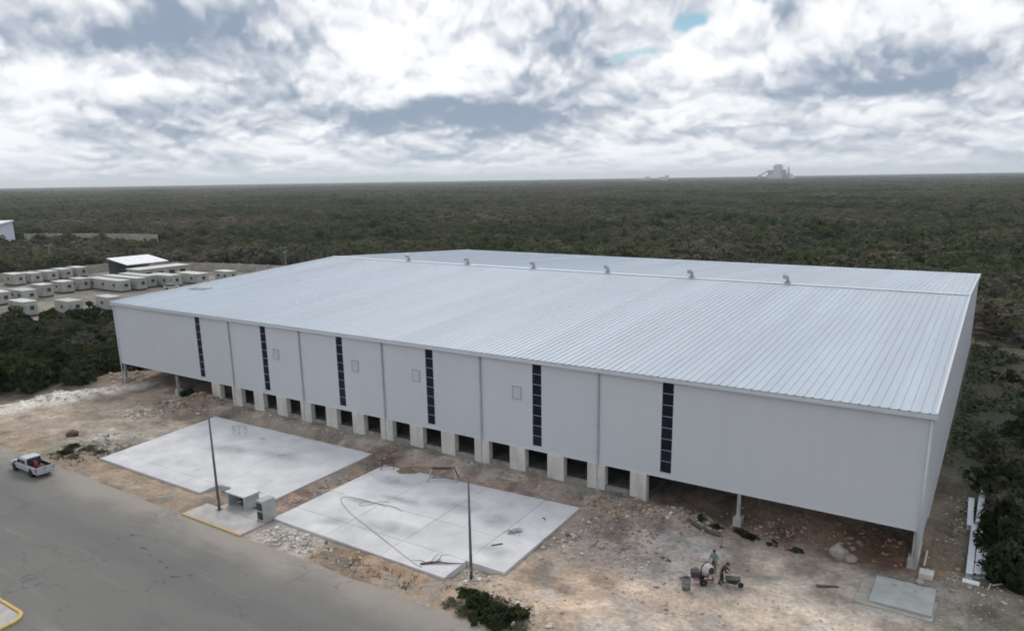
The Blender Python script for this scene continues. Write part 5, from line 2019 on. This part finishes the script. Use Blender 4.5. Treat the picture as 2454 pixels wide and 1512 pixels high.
# ------------------------------------------------------------------ steel drum
bz_ = hz_at(87.25, -11.0)
bl_ = empty('steel_barrel', (87.25, -11.0, bz_), 0, 'open teal steel barrel standing in front of the cement mixer', 'barrel')
M_TEAL = mat('teal_barrel', (0.16, 0.23, 0.235), rough=0.6, var=0.25, scale=3, tint=(0.22, 0.21, 0.18))
MB().lathe([(0.02, 0.02), (0.285, 0.0), (0.29, 0.29), (0.305, 0.30), (0.29, 0.31), (0.29, 0.58), (0.305, 0.59), (0.29, 0.60), (0.29, 0.86), (0.302, 0.87), (0.302, 0.89), (0.27, 0.89), (0.27, 0.80)], n=22).build('shell', M_TEAL, bl_, smooth=True)
MB().lathe([(0.0, 0.80), (0.269, 0.802)], n=20).build('dark_disc', M_DARK, bl_)  # near-black disc just below the rim
# bucket-like tub beside it
wb = empty('wheelbarrow', (89.75, -9.05, hz_at(89.75, -9.05)), R(20), 'dark green wheelbarrow in front of the worker in dark clothes', 'wheelbarrow')
M_WBG = mat('wheelbarrow_green', (0.03, 0.045, 0.032), rough=0.7, var=0.2, scale=6)
MB().loft([[(-0.25, -0.20, 0.34), (0.28, -0.18, 0.30), (0.28, 0.18, 0.30), (-0.25, 0.20, 0.34)], [(-0.42, -0.33, 0.64), (0.58, -0.30, 0.66), (0.58, 0.30, 0.66), (-0.42, 0.33, 0.64)]], cap=True).build('tray', M_WBG, wb)
MB().loft([[(-0.38, -0.30, 0.642), (0.54, -0.27, 0.662), (0.54, 0.27, 0.662), (-0.38, 0.30, 0.642)], [(-0.34, -0.26, 0.655), (0.5, -0.23, 0.70), (0.5, 0.23, 0.69), (-0.34, 0.26, 0.66)]]).build('mortar', mat('wet_mortar', (0.09, 0.09, 0.085), rough=0.7), wb)
for s in (-1, 1):
    MB().tube([(0.62, s * 0.06, 0.20), (0.0, s * 0.2, 0.33), (-0.85, s * 0.30, 0.55)], 0.02, 6).build('handle', M_RUST, wb)
    MB().tube([(-0.22, s * 0.22, 0.36), (-0.32, s * 0.26, 0.0)], 0.018, 6).build('leg', M_RUST, wb)
mtw = Matrix.Translation((0.62, 0, 0.19)) @ Matrix.Rotation(PI / 2, 4, 'X')
w = MB().lathe([(0.09, -0.04), (0.17, -0.045), (0.19, -0.02), (0.19, 0.02), (0.17, 0.045), (0.09, 0.04)], n=14, mat=mtw).build('wheel', M_RUBBER, wb, smooth=True)
MB().lathe([(0.02, -0.05), (0.09, -0.03), (0.09, 0.03), (0.02, 0.05)], n=10, mat=mtw).build('rim', M_RUST, w)

# ------------------------------------------------------------------ frames and clutter on the aprons
ZT = 0.207


def hurdle(x, y, rz, label):
    t = empty('steel_hurdle', (x, y, ZT), rz, label, 'hurdle')
    for xx in (-0.75, 0, 0.75):
        MB().tube([(xx, -0.25, 0), (xx, -0.2, 0.95)], 0.03, 6).build('leg', M_STEEL, t)
    MB().tube([(-0.75, -0.2, 0.95), (0.75, -0.2, 0.95)], 0.03, 6).build('rail', M_STEEL, t)
    for xx in (-0.75, 0.75):
        MB().tube([(xx, 0.35, 0), (xx, -0.2, 0.93)], 0.025, 6).build('brace', M_STEEL, t)


hurdle(33.6, -6.1, R(25), 'low grey steel hurdle standing alone on the farther apron')

t = empty('steel_trestle', (54.95, -5.35, ZT), R(38), 'dark steel trestle frame on the corner of the near apron by the trench', 'trestle')
for s in (-1, 1):
    for xx in (-0.6, 0.6):
        MB().tube([(xx, s * 0.45, 0), (xx, s * 0.25, 0.75)], 0.035, 6).build('leg', M_RUST, t)
    MB().tube([(-0.6, s * 0.25, 0.75), (0.6, s * 0.25, 0.75)], 0.035, 6).build('rail', M_RUST, t)
    MB().tube([(-0.6, s * 0.36, 0.36), (0.6, s * 0.36, 0.36)], 0.028, 6).build('rail', M_RUST, t)
for xx in (-0.6, 0.6):
    MB().tube([(xx, -0.25, 0.75), (xx, 0.25, 0.75)], 0.03, 6).build('cross_bar', M_RUST, t)

t = empty('timber_trestle', (61.4, -4.85, ZT), R(30), 'large timber and steel trestle with splayed pale legs at the dock edge of the apron', 'trestle')
t.scale = (1.15, 1.15, 1.15)
M_PALE = mat('pale_timber', (0.42, 0.42, 0.37), rough=0.9, var=0.15, scale=5)
for s in (-1, 1):
    for xx, o_ in ((-0.85, -0.35), (0.85, 0.35)):
        MB().bar((xx + o_, s * 0.6, 0), (xx, s * 0.12, 1.05), 0.10, 0.07).build('leg', M_PALE if s < 0 else M_POLE, t)
for z in (0.95, 1.06):
    MB().bar((-1.0, 0, z), (1.0, 0, z), 0.12, 0.08).build('top_beam', M_RUST, t)
for xx in np.linspace(-0.8, 0.8, 7):
    MB().tube([(xx, -0.1, 1.0), (xx + 0.1, -0.35, 0.45)], 0.02, 5).build('bar', M_RUST, t)
MB().bar((-0.9, -0.42, 0.35), (0.9, -0.42, 0.35), 0.06, 0.06).build('stretcher', M_POLE, t)
MB().bar((-0.9, -0.42, 0.35), (0.7, -0.2, 0.85), 0.05, 0.05).build('brace', M_POLE, t)

# sand heap on the apron corner
n, rr = 28, 8
V, F = [], []
for i_ in range(rr):
    for k in range(n):
        a = 2 * PI * k / n
        r0 = 0.95 * i_ / (rr - 1)
        hh = 0.42 * (1 - i_ / (rr - 1)) ** 1.2
        jx = 1 + 0.15 * math.sin(3 * a + 1) + 0.08 * math.sin(7 * a)
        V.append((57.0 + r0 * jx * math.cos(a) * 1.15, -4.95 + r0 * jx * math.sin(a) * 0.8, 0.195 + hh + (0.03 * random.random() if i_ < rr - 1 else 0)))
for i_ in range(rr - 1):
    for k in range(n):
        F.append((i_ * n + k, (i_ + 1) * n + k, (i_ + 1) * n + (k + 1) % n, i_ * n + (k + 1) % n))
me = npmesh('sand_heap', V, F, mat('olive_sand', (0.22, 0.18, 0.11), rough=0.95, var=0.25, scale=4, bump=0.5), smooth=True)
tag(put('sand_heap', me), 'small heap of olive brown sand on the apron corner between the trestles', 'sand heap')

# cable looped over the near apron
def smooth_path(p, n=6):
    out = []
    p = [Vector(q) for q in p]
    for k in range(len(p) - 1):
        p0, p1, p2, p3 = p[max(k - 1, 0)], p[k], p[k + 1], p[min(k + 2, len(p) - 1)]
        for j in range(n):
            t_ = j / n
            out.append(0.5 * ((2 * p1) + (-p0 + p2) * t_ + (2 * p0 - 5 * p1 + 4 * p2 - p3) * t_ * t_ + (-p0 + 3 * p1 - 3 * p2 + p3) * t_ ** 3))
    out.append(p[-1])
    return out


zc = 0.228
M_CABLE = mat('cable_grey', (0.09, 0.09, 0.095), rough=0.7)
cab = [(70.1, -18.45), (69.0, -18.2), (65.95, -17.1), (62.81, -15.95), (59.37, -14.7), (57.48, -13.75), (56.37, -13.0), (56.28, -12.45), (57.58, -12.15), (59.0, -12.05), (59.9, -11.95),
       (61.4, -11.75), (62.6, -12.05)]
o = MB().tube(smooth_path([(a, b, zc) for a, b in cab]), 0.016, 6).build('cable', M_CABLE, smooth=True)
tag(o, 'long black cable running and looping across the near apron', 'cable')
cab2 = [(61.0, -12.2), (59.92, -12.1), (58.66, -12.35), (58.7, -13.1), (59.3, -12.85), (59.8, -11.6), (60.6, -11.35)]
o = MB().tube(smooth_path([(a, b, zc + 0.05) for a, b in cab2]), 0.014, 6).build('cable', M_CABLE, smooth=True)
tag(o, 'short curl of black cable lying over the bend of the long cable', 'cable')

# cut branch and rebar at the front edge of the near apron
t = empty('dead_branch', (70.6, -17.5, ZT), 0.1, 'dark forked dead branch lying on the front edge of the near apron', 'branch')
MB().tube([(-0.9, -0.6, 0.05), (-0.3, -0.15, 0.10), (0.2, 0.1, 0.12), (0.9, 0.35, 0.08), (1.9, 0.85, 0.05)], [0.07, 0.09, 0.07, 0.05, 0.02], 6).build('stem', M_RUST, t)
for a in (((-0.3, -0.15, 0.1), (-0.25, 0.5, 0.3), (-0.1, 1.1, 0.35)), ((0.2, 0.1, 0.12), (0.1, 0.7, 0.35), (0.5, 1.1, 0.3)), ((-0.5, -0.3, 0.08), (-1.1, -0.2, 0.1), (-1.8, -0.35, 0.04))):
    MB().tube(a, [0.035, 0.025, 0.01], 5).build('twig', M_RUST, t)
for k in range(4):
    a = random.uniform(0, 1.6)
    MB().tube([(-0.2 + 0.3 * math.cos(a), 0.3 * math.sin(a) - 0.1, 0.08), (-0.2 + 0.8 * math.cos(a), 0.7 * math.sin(a) - 0.1, 0.15 + 0.2 * random.random())], [0.02, 0.008], 4).build('twig', M_RUST, t)

t = empty('steel_offcuts', (72.8, -10.3, ZT), 0.3, 'small heap of grey steel offcuts near the right edge of the near apron', 'offcuts')
for k in range(9):
    a = random.gauss(0.5, 0.35)
    px, py = random.gauss(0, 0.18), random.gauss(0, 0.12)
    l = random.uniform(0.35, 0.65)
    MB().bar((px - l * math.cos(a), py - l * math.sin(a), 0.03 + 0.035 * k), (px + l * math.cos(a), py + l * math.sin(a), 0.05 + 0.035 * k), 0.06, 0.04).build('bar', M_STEEL, t)
MB().bar((0.55, -0.5, 0.0), (0.62, -0.35, 0.55), 0.04, 0.04).build('bar', M_STEEL, t)
o = MB().cbox((-0.45, -0.07, 0), (0.45, 0.07, 0.06), 0.008).build('plank', M_RUST, loc=(72.85, -12.75, ZT))
o.rotation_euler = (0, 0, 0.9)
tag(o, 'short dark plank lying on the near apron beside the steel offcuts', 'plank')
t = empty('hose_piece', (73.7, -7.05, ZT), 0, 'tiny bent piece of dark hose near the far right corner of the apron', 'hose piece')
MB().tube([(-0.25, 0.1, 0.03), (0.0, 0.05, 0.05), (0.12, -0.15, 0.03)], 0.035, 6).build('hose', M_BLACK, t)
o = MB().cbox((-0.4, -0.09, 0), (0.4, 0.09, 0.05), 0.008).build('plank', M_PALE, loc=(53.6, -7.6, -0.28))
o.rotation_euler = (0.1, 0.05, 0.5)
tag(o, 'pale board end lying in the trench between the aprons', 'plank')
# pale planks on the ground near the wall openings and by the mixer
for x, y, l, rz, lb in [(66.9, -1.9, 1.6, 0.2, 'pale plank lying on the soil below the dock bays'), (84.6, -8.0, 0.9, -0.3, 'dark sheet lying on the gravel left of the mixer'),
                        (95.3, -5.6, 1.5, 0.5, 'thin dark plank lying on the sand toward the concrete cover')]:
    o = MB().cbox((-l / 2, -0.14, 0), (l / 2, 0.14, 0.05), 0.01).build('plank', M_PALE if x < 70 else M_RUST, loc=(x, y, hz_at(x, y) + 0.04))
    o.rotation_euler = (0.03, 0.04, rz)
    tag(o, lb, 'plank')
o = MB().tube(smooth_path([(84.0, -1.9, hz_at(84.0, -1.9) + 0.14), (85.3, -2.15, hz_at(85.3, -2.15) + 0.16), (86.8, -2.3, hz_at(86.8, -2.3) + 0.12)]), 0.17, 8).build('log', M_BARK, smooth=True)
tag(o, 'dark fallen log on the soil beside the lone column at the open end', 'log')
# survey stake
t = empty('marker_stake', (87.4, -3.9, hz_at(87.4, -3.9)), 0, 'thin dark stake with a small foot in the sand below the lone column', 'stake')
MB().tube([(0, 0, 0), (0.05, 0.02, 0.9)], 0.02, 6).build('rod', M_RUST, t)
MB().lathe([(0.16, 0.0), (0.12, 0.08), (0.03, 0.14)], n=9).build('foot', M_RUST, t)

# ------------------------------------------------------------------ near corner: cover slab, footing, pipe, beams
cv = empty('concrete_cover', (99.78, -4.4, hz_at(99.78, -4.4)), 0, 'square grey concrete cover slab raised on a rough base at the near corner', 'concrete cover')
MB().prism([(-2.6, -2.2), (1.9, -2.3), (2.1, 1.6), (1.5, 2.0), (-2.0, 1.8), (-2.6, 0.2)], -0.4, 0.08).build('base', mat('rough_screed', (0.42, 0.40, 0.36), rough=0.95, var=0.2, scale=1.2, bump=0.5), cv)
MB().cbox((-1.82, -1.85, 0.085), (1.83, 1.80, 0.26), 0.03).build('lid', mat('cover_concrete', (0.42, 0.435, 0.425), rough=0.85, var=0.14, scale=0.9, bump=0.3), cv)
for xx, yy in ((-0.6, 0.9), (0.7, 0.7)):
    MB().tube([(xx - 0.12, yy, 0.255), (xx - 0.10, yy, 0.31), (xx + 0.10, yy, 0.31), (xx + 0.12, yy, 0.255)], 0.015, 5).build('lifting_eye', M_RUST, cv)
fo = empty('concrete_footing', (100.85, -0.75, 0), 0, 'small concrete footing block outside the near corner column', 'footing')
MB().cbox((-0.45, -0.40, -0.3), (0.45, 0.45, 0.42), 0.03).build('block', M_PIER, fo)
MB().tube([(0.05, 0.05, 0.42), (0.05, 0.05, 0.62)], 0.05, 8).build('stub_pipe', M_WHITE, fo)
o = MB().tube([(100.62, 0.2, 0.42), (100.6, 3.0, 0.30), (100.58, 6.0, 0.34), (100.55, 10.0, 0.38)], 0.075, 8).build('plastic_pipe', mat('cream_pipe', (0.55, 0.53, 0.46), rough=0.5), smooth=True)
tag(o, 'long cream pipe lying along the foot of the near end wall', 'pipe')


def z_beam(length, w, h, t_=0.03):
    prof = [(-w / 2, 0), (w / 2, 0), (w / 2, t_), (t_ / 2, t_), (t_ / 2, h - t_), (w / 2, h - t_), (w / 2, h), (-w / 2, h), (-w / 2, h - t_), (-t_ / 2, h - t_), (-t_ / 2, t_), (-w / 2, t_)]
    return MB().loft([[(a, 0, b) for a, b in prof], [(a, length, b) for a, b in prof]])


M_BEAM = mat('white_beam_paint', (0.62, 0.655, 0.70), rough=0.5, var=0.06, scale=0.8)
for x, y, ln, w, z, rz, lb in [(103.35, 0.4, 9.0, 0.42, 0.02, 0.0, 'longest white steel beam of the stack, on its left side'), (103.80, 0.7, 12.5, 0.40, 0.03, 0.012, 'white steel beam in the middle of the stack in the bushes'),
                               (103.05, 8.8, 6.0, 0.42, 0.05, -0.02, 'separate white steel beam lying beyond the stack, farthest up the strip'), (103.6, 9.0, 7.2, 0.45, 0.45, 0.01, 'white steel beam lying on top of the stack'),
                               (104.2, 1.0, 6.5, 0.36, 0.02, 0.03, 'white steel beam of the stack half hidden in the bushes')]:
    o = z_beam(ln, w, 0.40).build('steel_beam', M_BEAM, loc=(x, y, hz_at(x, y) + z))
    o.rotation_euler = (0, 0, -rz)
    tag(o, lb, 'steel beam', 'white beams beside the end wall')
o = MB().cbox((-0.5, -0.22, 0), (0.5, 0.22, 0.12), 0.02).build('steel_plate', M_WHITE, loc=(103.5, -0.45, hz_at(103.5, -0.45) + 0.05))
o.rotation_euler = (0.15, 0, -0.05)
tag(o, 'white steel end plate lying just in front of the beam stack', 'steel plate')
for k, (x, y, l, rz) in enumerate([(104.55, -0.6, 1.3, 1.45), (105.0, 0.2, 0.9, 0.9)]):
    o = MB().cbox((-l / 2, -0.05, 0), (l / 2, 0.05, 0.08), 0.01).build('plank', M_PALE, loc=(x, y, hz_at(x, y) + 0.1))
    o.rotation_euler = (0.1, 0.1, rz)
    tag(o, ['pale batten leaning at the bush edge by the steel plate', 'shorter pale batten under the bushes by the steel beams'][k], 'plank')

# ------------------------------------------------------------------ cabin yard
V = [(a, b, 0.0) for a, b in YARD]
mb = MB().add([(a, b, -0.02) for a, b in YARD], [tuple(range(len(YARD)))])
M_YARD = mat('yard_sand', (0.24, 0.22, 0.185), rough=0.95, var=0.35, scale=0.12, bump=0.3)
o = mb.build('yard_ground', M_YARD)
tag(o, 'sandy ground of the fenced cabin yard', 'ground', kind='structure')


def cabin(xe, y0, y1, ln, label, wins=2, h=2.75, group='white cabins parked in the yard'):
    w = y1 - y0
    t = empty('portable_cabin', (xe, (y0 + y1) / 2, 0.0), random.gauss(0, 0.035), label, 'cabin', group)
    t.scale = (1, random.uniform(0.92, 1.05), random.uniform(0.88, 1.04))
    if random.random() < 0.6:
        MB().cbox((0.03, -w / 2 + 0.15, 1.9), (0.38, -w / 2 + 0.8, 2.5), 0.03).build('air_conditioner', M_STEEL, t)
    MB().cbox((-ln, -w / 2, 0.30), (0, w / 2, 0.30 + h), 0.04).build('body', M_CABIN, t)
    MB().cbox((-ln - 0.08, -w / 2 - 0.08, 0.305 + h), (0.08, w / 2 + 0.08, 0.44 + h), 0.03).build('roof', M_CABROOF, t)
    for xx in (-ln + 0.4, -ln / 2, -0.4):
        MB().box((xx - 0.15, -w / 2 + 0.1, 0.0), (xx + 0.15, w / 2 - 0.1, 0.298)).build('skid', M_DARK, t)
    wd = MB().box((0.005, -0.15, 1.35), (0.03, 0.75, 2.25)).build('window', M_WIN, t)
    MB().box((0.031, -0.22, 1.24), (0.06, 0.82, 1.33)).build('sill', M_CABROOF, wd)
    MB().box((0.005, -0.62 * w / 2 - 0.35, 0.36), (0.028, -0.62 * w / 2 + 0.25, 2.3)).build('door', mat('cabin_door', (0.45, 0.45, 0.43), rough=0.6), t)
    for k_ in range(wins):
        xx = -ln + (k_ + 0.5) * ln / wins
        MB().box((xx - 0.5, -w / 2 - 0.03, 1.4), (xx + 0.5, -w / 2 - 0.005, 2.2)).build('window', M_WIN, t)


CB = [(-131, 43.6, 46.9, 6.5, 1), (-132, 48.6, 51.9, 6.5, 1), (-133, 53.6, 56.8, 6.5, 1), (-134, 58.4, 61.6, 6.5, 1), (-134, 63.0, 66.0, 6.5, 1),
      (-102, 42.4, 45.6, 5.5, 1), (-103, 47.4, 50.4, 5.5, 1),
      (-95.5, 24.4, 27.6, 5.5, 1), (-95, 29.8, 33.2, 7, 2), (-99, 36.0, 39.0, 5.5, 1),
      (-90, 51.0, 54.0, 16, 3), (-89, 55.3, 58.0, 16, 2), (-91, 59.4, 62.0, 14, 2), (-87, 63.4, 67.2, 10, 2), (-85, 70.4, 74.0, 10, 2), (-81, 77.6, 80.6, 6, 2),
      (-72, 19.4, 22.6, 7, 1), (-66, 26.0, 29.0, 6, 1), (-63, 33.0, 36.0, 6, 1)]
CL = ['leftmost white cabin in the back row of the yard', 'second white cabin from the left in the back row of the yard', 'middle white cabin of the back row in the yard',
      'fourth white cabin from the left in the back row of the yard', 'rightmost white cabin in the back row by the boundary wall', 'left one of two short cabins standing between the rows',
      'right one of two short cabins standing between the rows', 'white cabin cut by the left picture edge in the front row', 'front row white cabin second from the left edge', 'front row white cabin third from the left edge',
      'longest white cabin with three windows along its side', 'long white cabin with a bright roof beside the longest one', 'third long white cabin, partly behind the bright roofed one',
      'short white cabin in front of the open shed', 'white cabin just beyond the gable corner of the warehouse', 'white cabin farthest along the yard, just over the warehouse roof edge',
      'white cabin standing alone at the front corner of the yard by the thicket', 'low white cabin half hidden behind the thicket', 'white cabin behind the thicket just left of the warehouse gable']
for (a, b, c, d, e), lb in zip(CB, CL):
    cabin(a, b, c, d, lb, e)

# boundary wall in panels with posts
bw = empty('boundary_wall', (0, 0, 0), 0, 'beige block boundary wall round the back of the cabin yard', 'wall')
path = [(-148, 36), (-143, 60), (-143, 82), (-124, 90), (-100, 96), (-76, 99)]
for (ax, ay), (bx, by) in zip(path[:-1], path[1:]):
    ln = math.hypot(bx - ax, by - ay)
    n = max(1, round(ln / 6))
    for k in range(n):
        p0 = (ax + (bx - ax) * k / n, ay + (by - ay) * k / n)
        p1 = (ax + (bx - ax) * (k + 1) / n, ay + (by - ay) * (k + 1) / n)
        MB().bar((p0[0], p0[1], 1.25), (p1[0], p1[1], 1.25), 0.18, 2.5).build('wall_panel', M_BLOCK, bw)
        MB().box((p0[0] - 0.2, p0[1] - 0.2, -0.3), (p0[0] + 0.2, p0[1] + 0.2, 2.7)).build('post', M_BLOCK, bw)

# open shed with a white mono-pitch roof
sh_ = empty('open_shed', (0, 0, 0), 0, 'open shed with a white sloping sheet roof at the back of the yard', 'shed')
x0, x1, y0, y1 = -126.0, -115.0, 68.0, 81.5
ring = [(x0, 5.6), (x1, 4.1), (x1, 4.25), (x0, 5.75)]
for k in range(9):
    ya, yb = y0 + (y1 - y0) * k / 9, y0 + (y1 - y0) * (k + 1) / 9 - 0.02
    MB().loft([[(x, ya, z) for x, z in ring], [(x, yb, z) for x, z in ring]]).build('roof_sheet', M_WHITE, sh_)
for xx, zz in ((x0 + 0.3, 5.5), (x1 - 0.3, 4.1)):
    for yy in (y0 + 0.3, (y0 + y1) / 2, y1 - 0.3):
        MB().box((xx - 0.1, yy - 0.1, -0.1), (xx + 0.1, yy + 0.1, zz)).build('post', M_POLE, sh_)
MB().box((x0 + 0.2, y0 + 0.5, 0), (x0 + 0.4, y1 - 0.5, 4.6)).build('back_wall', mat('shed_grey', (0.14, 0.15, 0.18), rough=0.8), sh_)
of = empty('office_block', (0, 0, 0), 0, 'low white office block in front of the open shed', 'building')
MB().cbox((-112, 66, 0), (-105.5, 82, 3.3), 0.05).build('wall', M_CABIN, of)
MB().cbox((-112.3, 65.7, 3.303), (-105.2, 82.3, 3.5), 0.04).build('roof', M_CABROOF, of)
for k in range(4):
    yy = 68 + 3.6 * k
    MB().box((-105.495, yy, 1.3), (-105.46, yy + 1.8, 2.5)).build('window', M_WIN, of)
MB().box((-105.495, 70.4, 0.0), (-105.46, 71.3, 2.2)).build('door', M_STEEL, of)

# parked car in the yard
t = empty('parked_car', (-83.0, 61.2, 0.0), R(60), 'small white car parked between the long cabins and the warehouse gable', 'car')
MB().loft([[(x, s * w, z) for s, z in ((-1, zl), (1, zl), (1, zh), (-1, zh))] for x, w, zl, zh in ((-2.0, 0.75, 0.35, 0.8), (-1.6, 0.85, 0.3, 0.95), (1.2, 0.85, 0.3, 0.92), (1.9, 0.75, 0.35, 0.75))]).build('body', M_CAR, t)
MB().loft([[(-1.5, -0.78, 0.94), (-1.5, 0.78, 0.94), (1.0, 0.78, 0.94), (1.0, -0.78, 0.94)], [(-1.1, -0.62, 1.42), (-1.1, 0.62, 1.42), (0.35, 0.62, 1.42), (0.35, -0.62, 1.42)]]).build('cabin', M_CARG, t)
MB().box((-1.1, -0.6, 1.421), (0.35, 0.6, 1.45)).build('roof', M_CAR, t)
for sx in (-1.25, 1.2):
    for sy in (-0.8, 0.8):
        MB().lathe([(0.05, -0.09), (0.3, -0.09), (0.3, 0.09), (0.05, 0.09)], n=12, mat=Matrix.Translation((sx, sy, 0.3)) @ Matrix.Rotation(PI / 2, 4, 'X')).build('wheel', M_RUBBER, t)

# yard lamp posts
for x, y, h, lb in [(-160, 68, 8.5, 'slim lamp post with two arms at the back of the cabin yard'), (-78, 96, 7.0, 'slim lamp post at the far corner of the cabin yard')]:
    t = empty('lamp_post', (x, y, -0.2), R(35), lb, 'post')
    MB().tube([(0, 0, 0), (0, 0, h)], [0.14, 0.09], 8).build('pole', M_STEEL, t)
    for s in (-1, 1):
        MB().tube([(0, 0, h - 0.1), (0, s * 0.6, h + 0.25), (0, s * 1.5, h + 0.3)], 0.05, 6).build('arm', M_STEEL, t)
        MB().cbox((-0.15, s * 1.5 - 0.35, h + 0.22), (0.15, s * 1.5 + 0.35, h + 0.36), 0.03).build('lamp_head', M_STEEL, t)

# neighbouring hall cut by the left picture edge
nb = empty('neighbour_hall', (0, 0, 0), 0, 'white metal hall cut off by the left picture edge beyond the thicket', 'building')
ax, ay, bx, by = -304.0, 121.0, -262.0, 95.0
ux, uy = (bx - ax) / math.hypot(bx - ax, by - ay), (by - ay) / math.hypot(bx - ax, by - ay)
nxv, nyv = uy, -ux          # away from the camera
nxv, nyv = (-abs(nxv), -abs(nyv)) if False else (nxv, nyv)
for k in range(6):
    s0, s1 = 9.5 * k, 9.5 * (k + 1) - 0.03
    MB().prism([(ax + ux * s0, ay + uy * s0), (ax + ux * s1, ay + uy * s1), (ax + ux * s1 + nxv * 0.3, ay + uy * s1 + nyv * 0.3), (ax + ux * s0 + nxv * 0.3, ay + uy * s0 + nyv * 0.3)], -0.3, 11.0).build('wall_panel', mat('hall_blue', (0.52, 0.58, 0.66), rough=0.6, var=0.05), nb)
MB().prism([(ax, ay), (ax + nxv * 0.3, ay + nyv * 0.3), (ax + nxv * 26, ay + nyv * 26), (ax + nxv * 26 - ux * 0.3, ay + nyv * 26 - uy * 0.3), (ax - ux * 0.3, ay - uy * 0.3)], -0.3, 11.0).build('end_wall', M_WALL, nb)
MB().prism([(ax - ux * 0.6 - nxv * 0.6, ay - uy * 0.6 - nyv * 0.6), (ax + ux * 60 - nxv * 0.6, ay + uy * 60 - nyv * 0.6), (ax + ux * 60 + nxv * 27, ay + uy * 60 + nyv * 27), (ax - ux * 0.6 + nxv * 27, ay - uy * 0.6 + nyv * 27)], 11.01, 11.5).build('roof', M_WHITE, nb)

# long pale wall running out of the thicket beside it
fw_ = empty('boundary_wall', (0, 0, 0), 0, 'long pale wall running into the forest beside the neighbouring hall', 'wall')
path = [(-316, 131), (-282, 147), (-240, 156)]
for (ax, ay), (bx, by) in zip(path[:-1], path[1:]):
    n = 6
    for k in range(n):
        p0 = (ax + (bx - ax) * k / n, ay + (by - ay) * k / n)
        p1 = (ax + (bx - ax) * (k + 1) / n, ay + (by - ay) * (k + 1) / n)
        MB().bar((p0[0], p0[1], 1.9), (p1[0], p1[1], 1.9), 0.25, 4.2).build('wall_panel', M_BLOCK, fw_)
        MB().box((p0[0] - 0.25, p0[1] - 0.25, -0.3), (p0[0] + 0.25, p0[1] + 0.25, 4.3)).build('post', M_BLOCK, fw_)

# ------------------------------------------------------------------ far industry on the horizon
M_FAR = mat('far_hazed_concrete', (0.56, 0.58, 0.60), rough=0.9, var=0.1, scale=0.02)  # far tones lifted pale and bluish: distance haze put into the colour
M_FARD = mat('far_hazed_dark', (0.36, 0.39, 0.42), rough=0.9, var=0.1, scale=0.02)
M_FARW = mat('far_pale', (0.56, 0.57, 0.56), rough=0.9, var=0.1, scale=0.02)
pl = empty('industrial_plant', (-822, 3640, -0.3), -0.18, 'large grey cement works with a tall tower block on the right horizon', 'plant')
pl.scale = (0.74, 0.74, 0.84)
MB().box((-25, 0, 0), (22, 40, 82)).build('tower', M_FAR, pl)
MB().box((-18, 4, 82.01), (16, 30, 88)).build('tower_top', M_FAR, pl)
MB().box((-62, 4, 0), (-25.5, 44, 58)).build('silo_block', M_FARD, pl)
MB().box((22.5, 2, 0), (44, 40, 60)).build('annex', M_FARD, pl)
MB().box((-60, -22, 0), (40, -1, 32)).build('hall', M_FARW, pl)
MB().add([(-62.5, 8, 52), (-62.5, 16, 52), (-62.5, 16, 58), (-62.5, 8, 58), (-118, 8, 26), (-118, 16, 26), (-118, 16, 32), (-118, 8, 32)],
         [(0, 1, 2, 3), (4, 7, 6, 5), (0, 4, 5, 1), (1, 5, 6, 2), (2, 6, 7, 3), (3, 7, 4, 0)]).build('conveyor', M_FARD, pl)
MB().box((-124, 4, 0), (-112, 20, 34)).build('transfer_house', M_FARD, pl)
MB().tube([(72, 10, 0), (72, 10, 60), (72, 10, 74)], [7, 5, 4], 12).build('stack', M_FARD, pl)
MB().box((56, 0, 0), (82, 20, 40)).build('stack_base', M_FARD, pl)
MB().lathe([(0.5, 40), (10, 28), (16, 12), (18, 0)], n=16, axis_pt=(100, 0, 0)).build('cone_silo', M_FARW, pl, smooth=True)
for k in range(4):
    MB().box((-55 + 24 * k, -22.3, 8), (-41 + 24 * k, -22.05, 20)).build('window', M_FARD, pl)
for px, py, w, h, lb in [(-1431, 3764, 46, 34, 'low pale factory block left of the cement works on the horizon'), (-1600, 3900, 60, 28, 'farther low pale works at the middle of the horizon')]:
    t = empty('factory_block', (px, py, -0.3), 0, lb, 'plant')
    t.scale = (0.6, 0.6, 0.75)
    MB().box((-w, 0, 0), (w * 0.2, 30, h)).build('hall', M_FARW, t)
    MB().box((w * 0.2 + 0.1, 2, 0), (w * 0.7, 28, h + 9)).build('tower', M_FAR, t)
    MB().tube([(w * 0.85, 10, 0), (w * 0.85, 10, h + 14)], 4, 10).build('silo', M_FARW, t)

# ------------------------------------------------------------------ haze
hzm = bpy.data.materials.new('haze_air')
hzm.use_nodes = True
nt = hzm.node_tree
nt.nodes.clear()
pv = nt.nodes.new('ShaderNodeVolumePrincipled')
pv.inputs['Color'].default_value = (0.86, 0.93, 1.0, 1)
pv.inputs['Density'].default_value = 0.0001
pv.inputs['Anisotropy'].default_value = 0.35
om = nt.nodes.new('ShaderNodeOutputMaterial')
nt.links.new(pv.outputs[0], om.inputs['Volume'])
o = MB().box((-14500, -14500, -3), (14500, 14500, 110)).build('haze', hzm)
tag(o, 'thin bluish haze over the far forest', 'haze', kind='stuff')
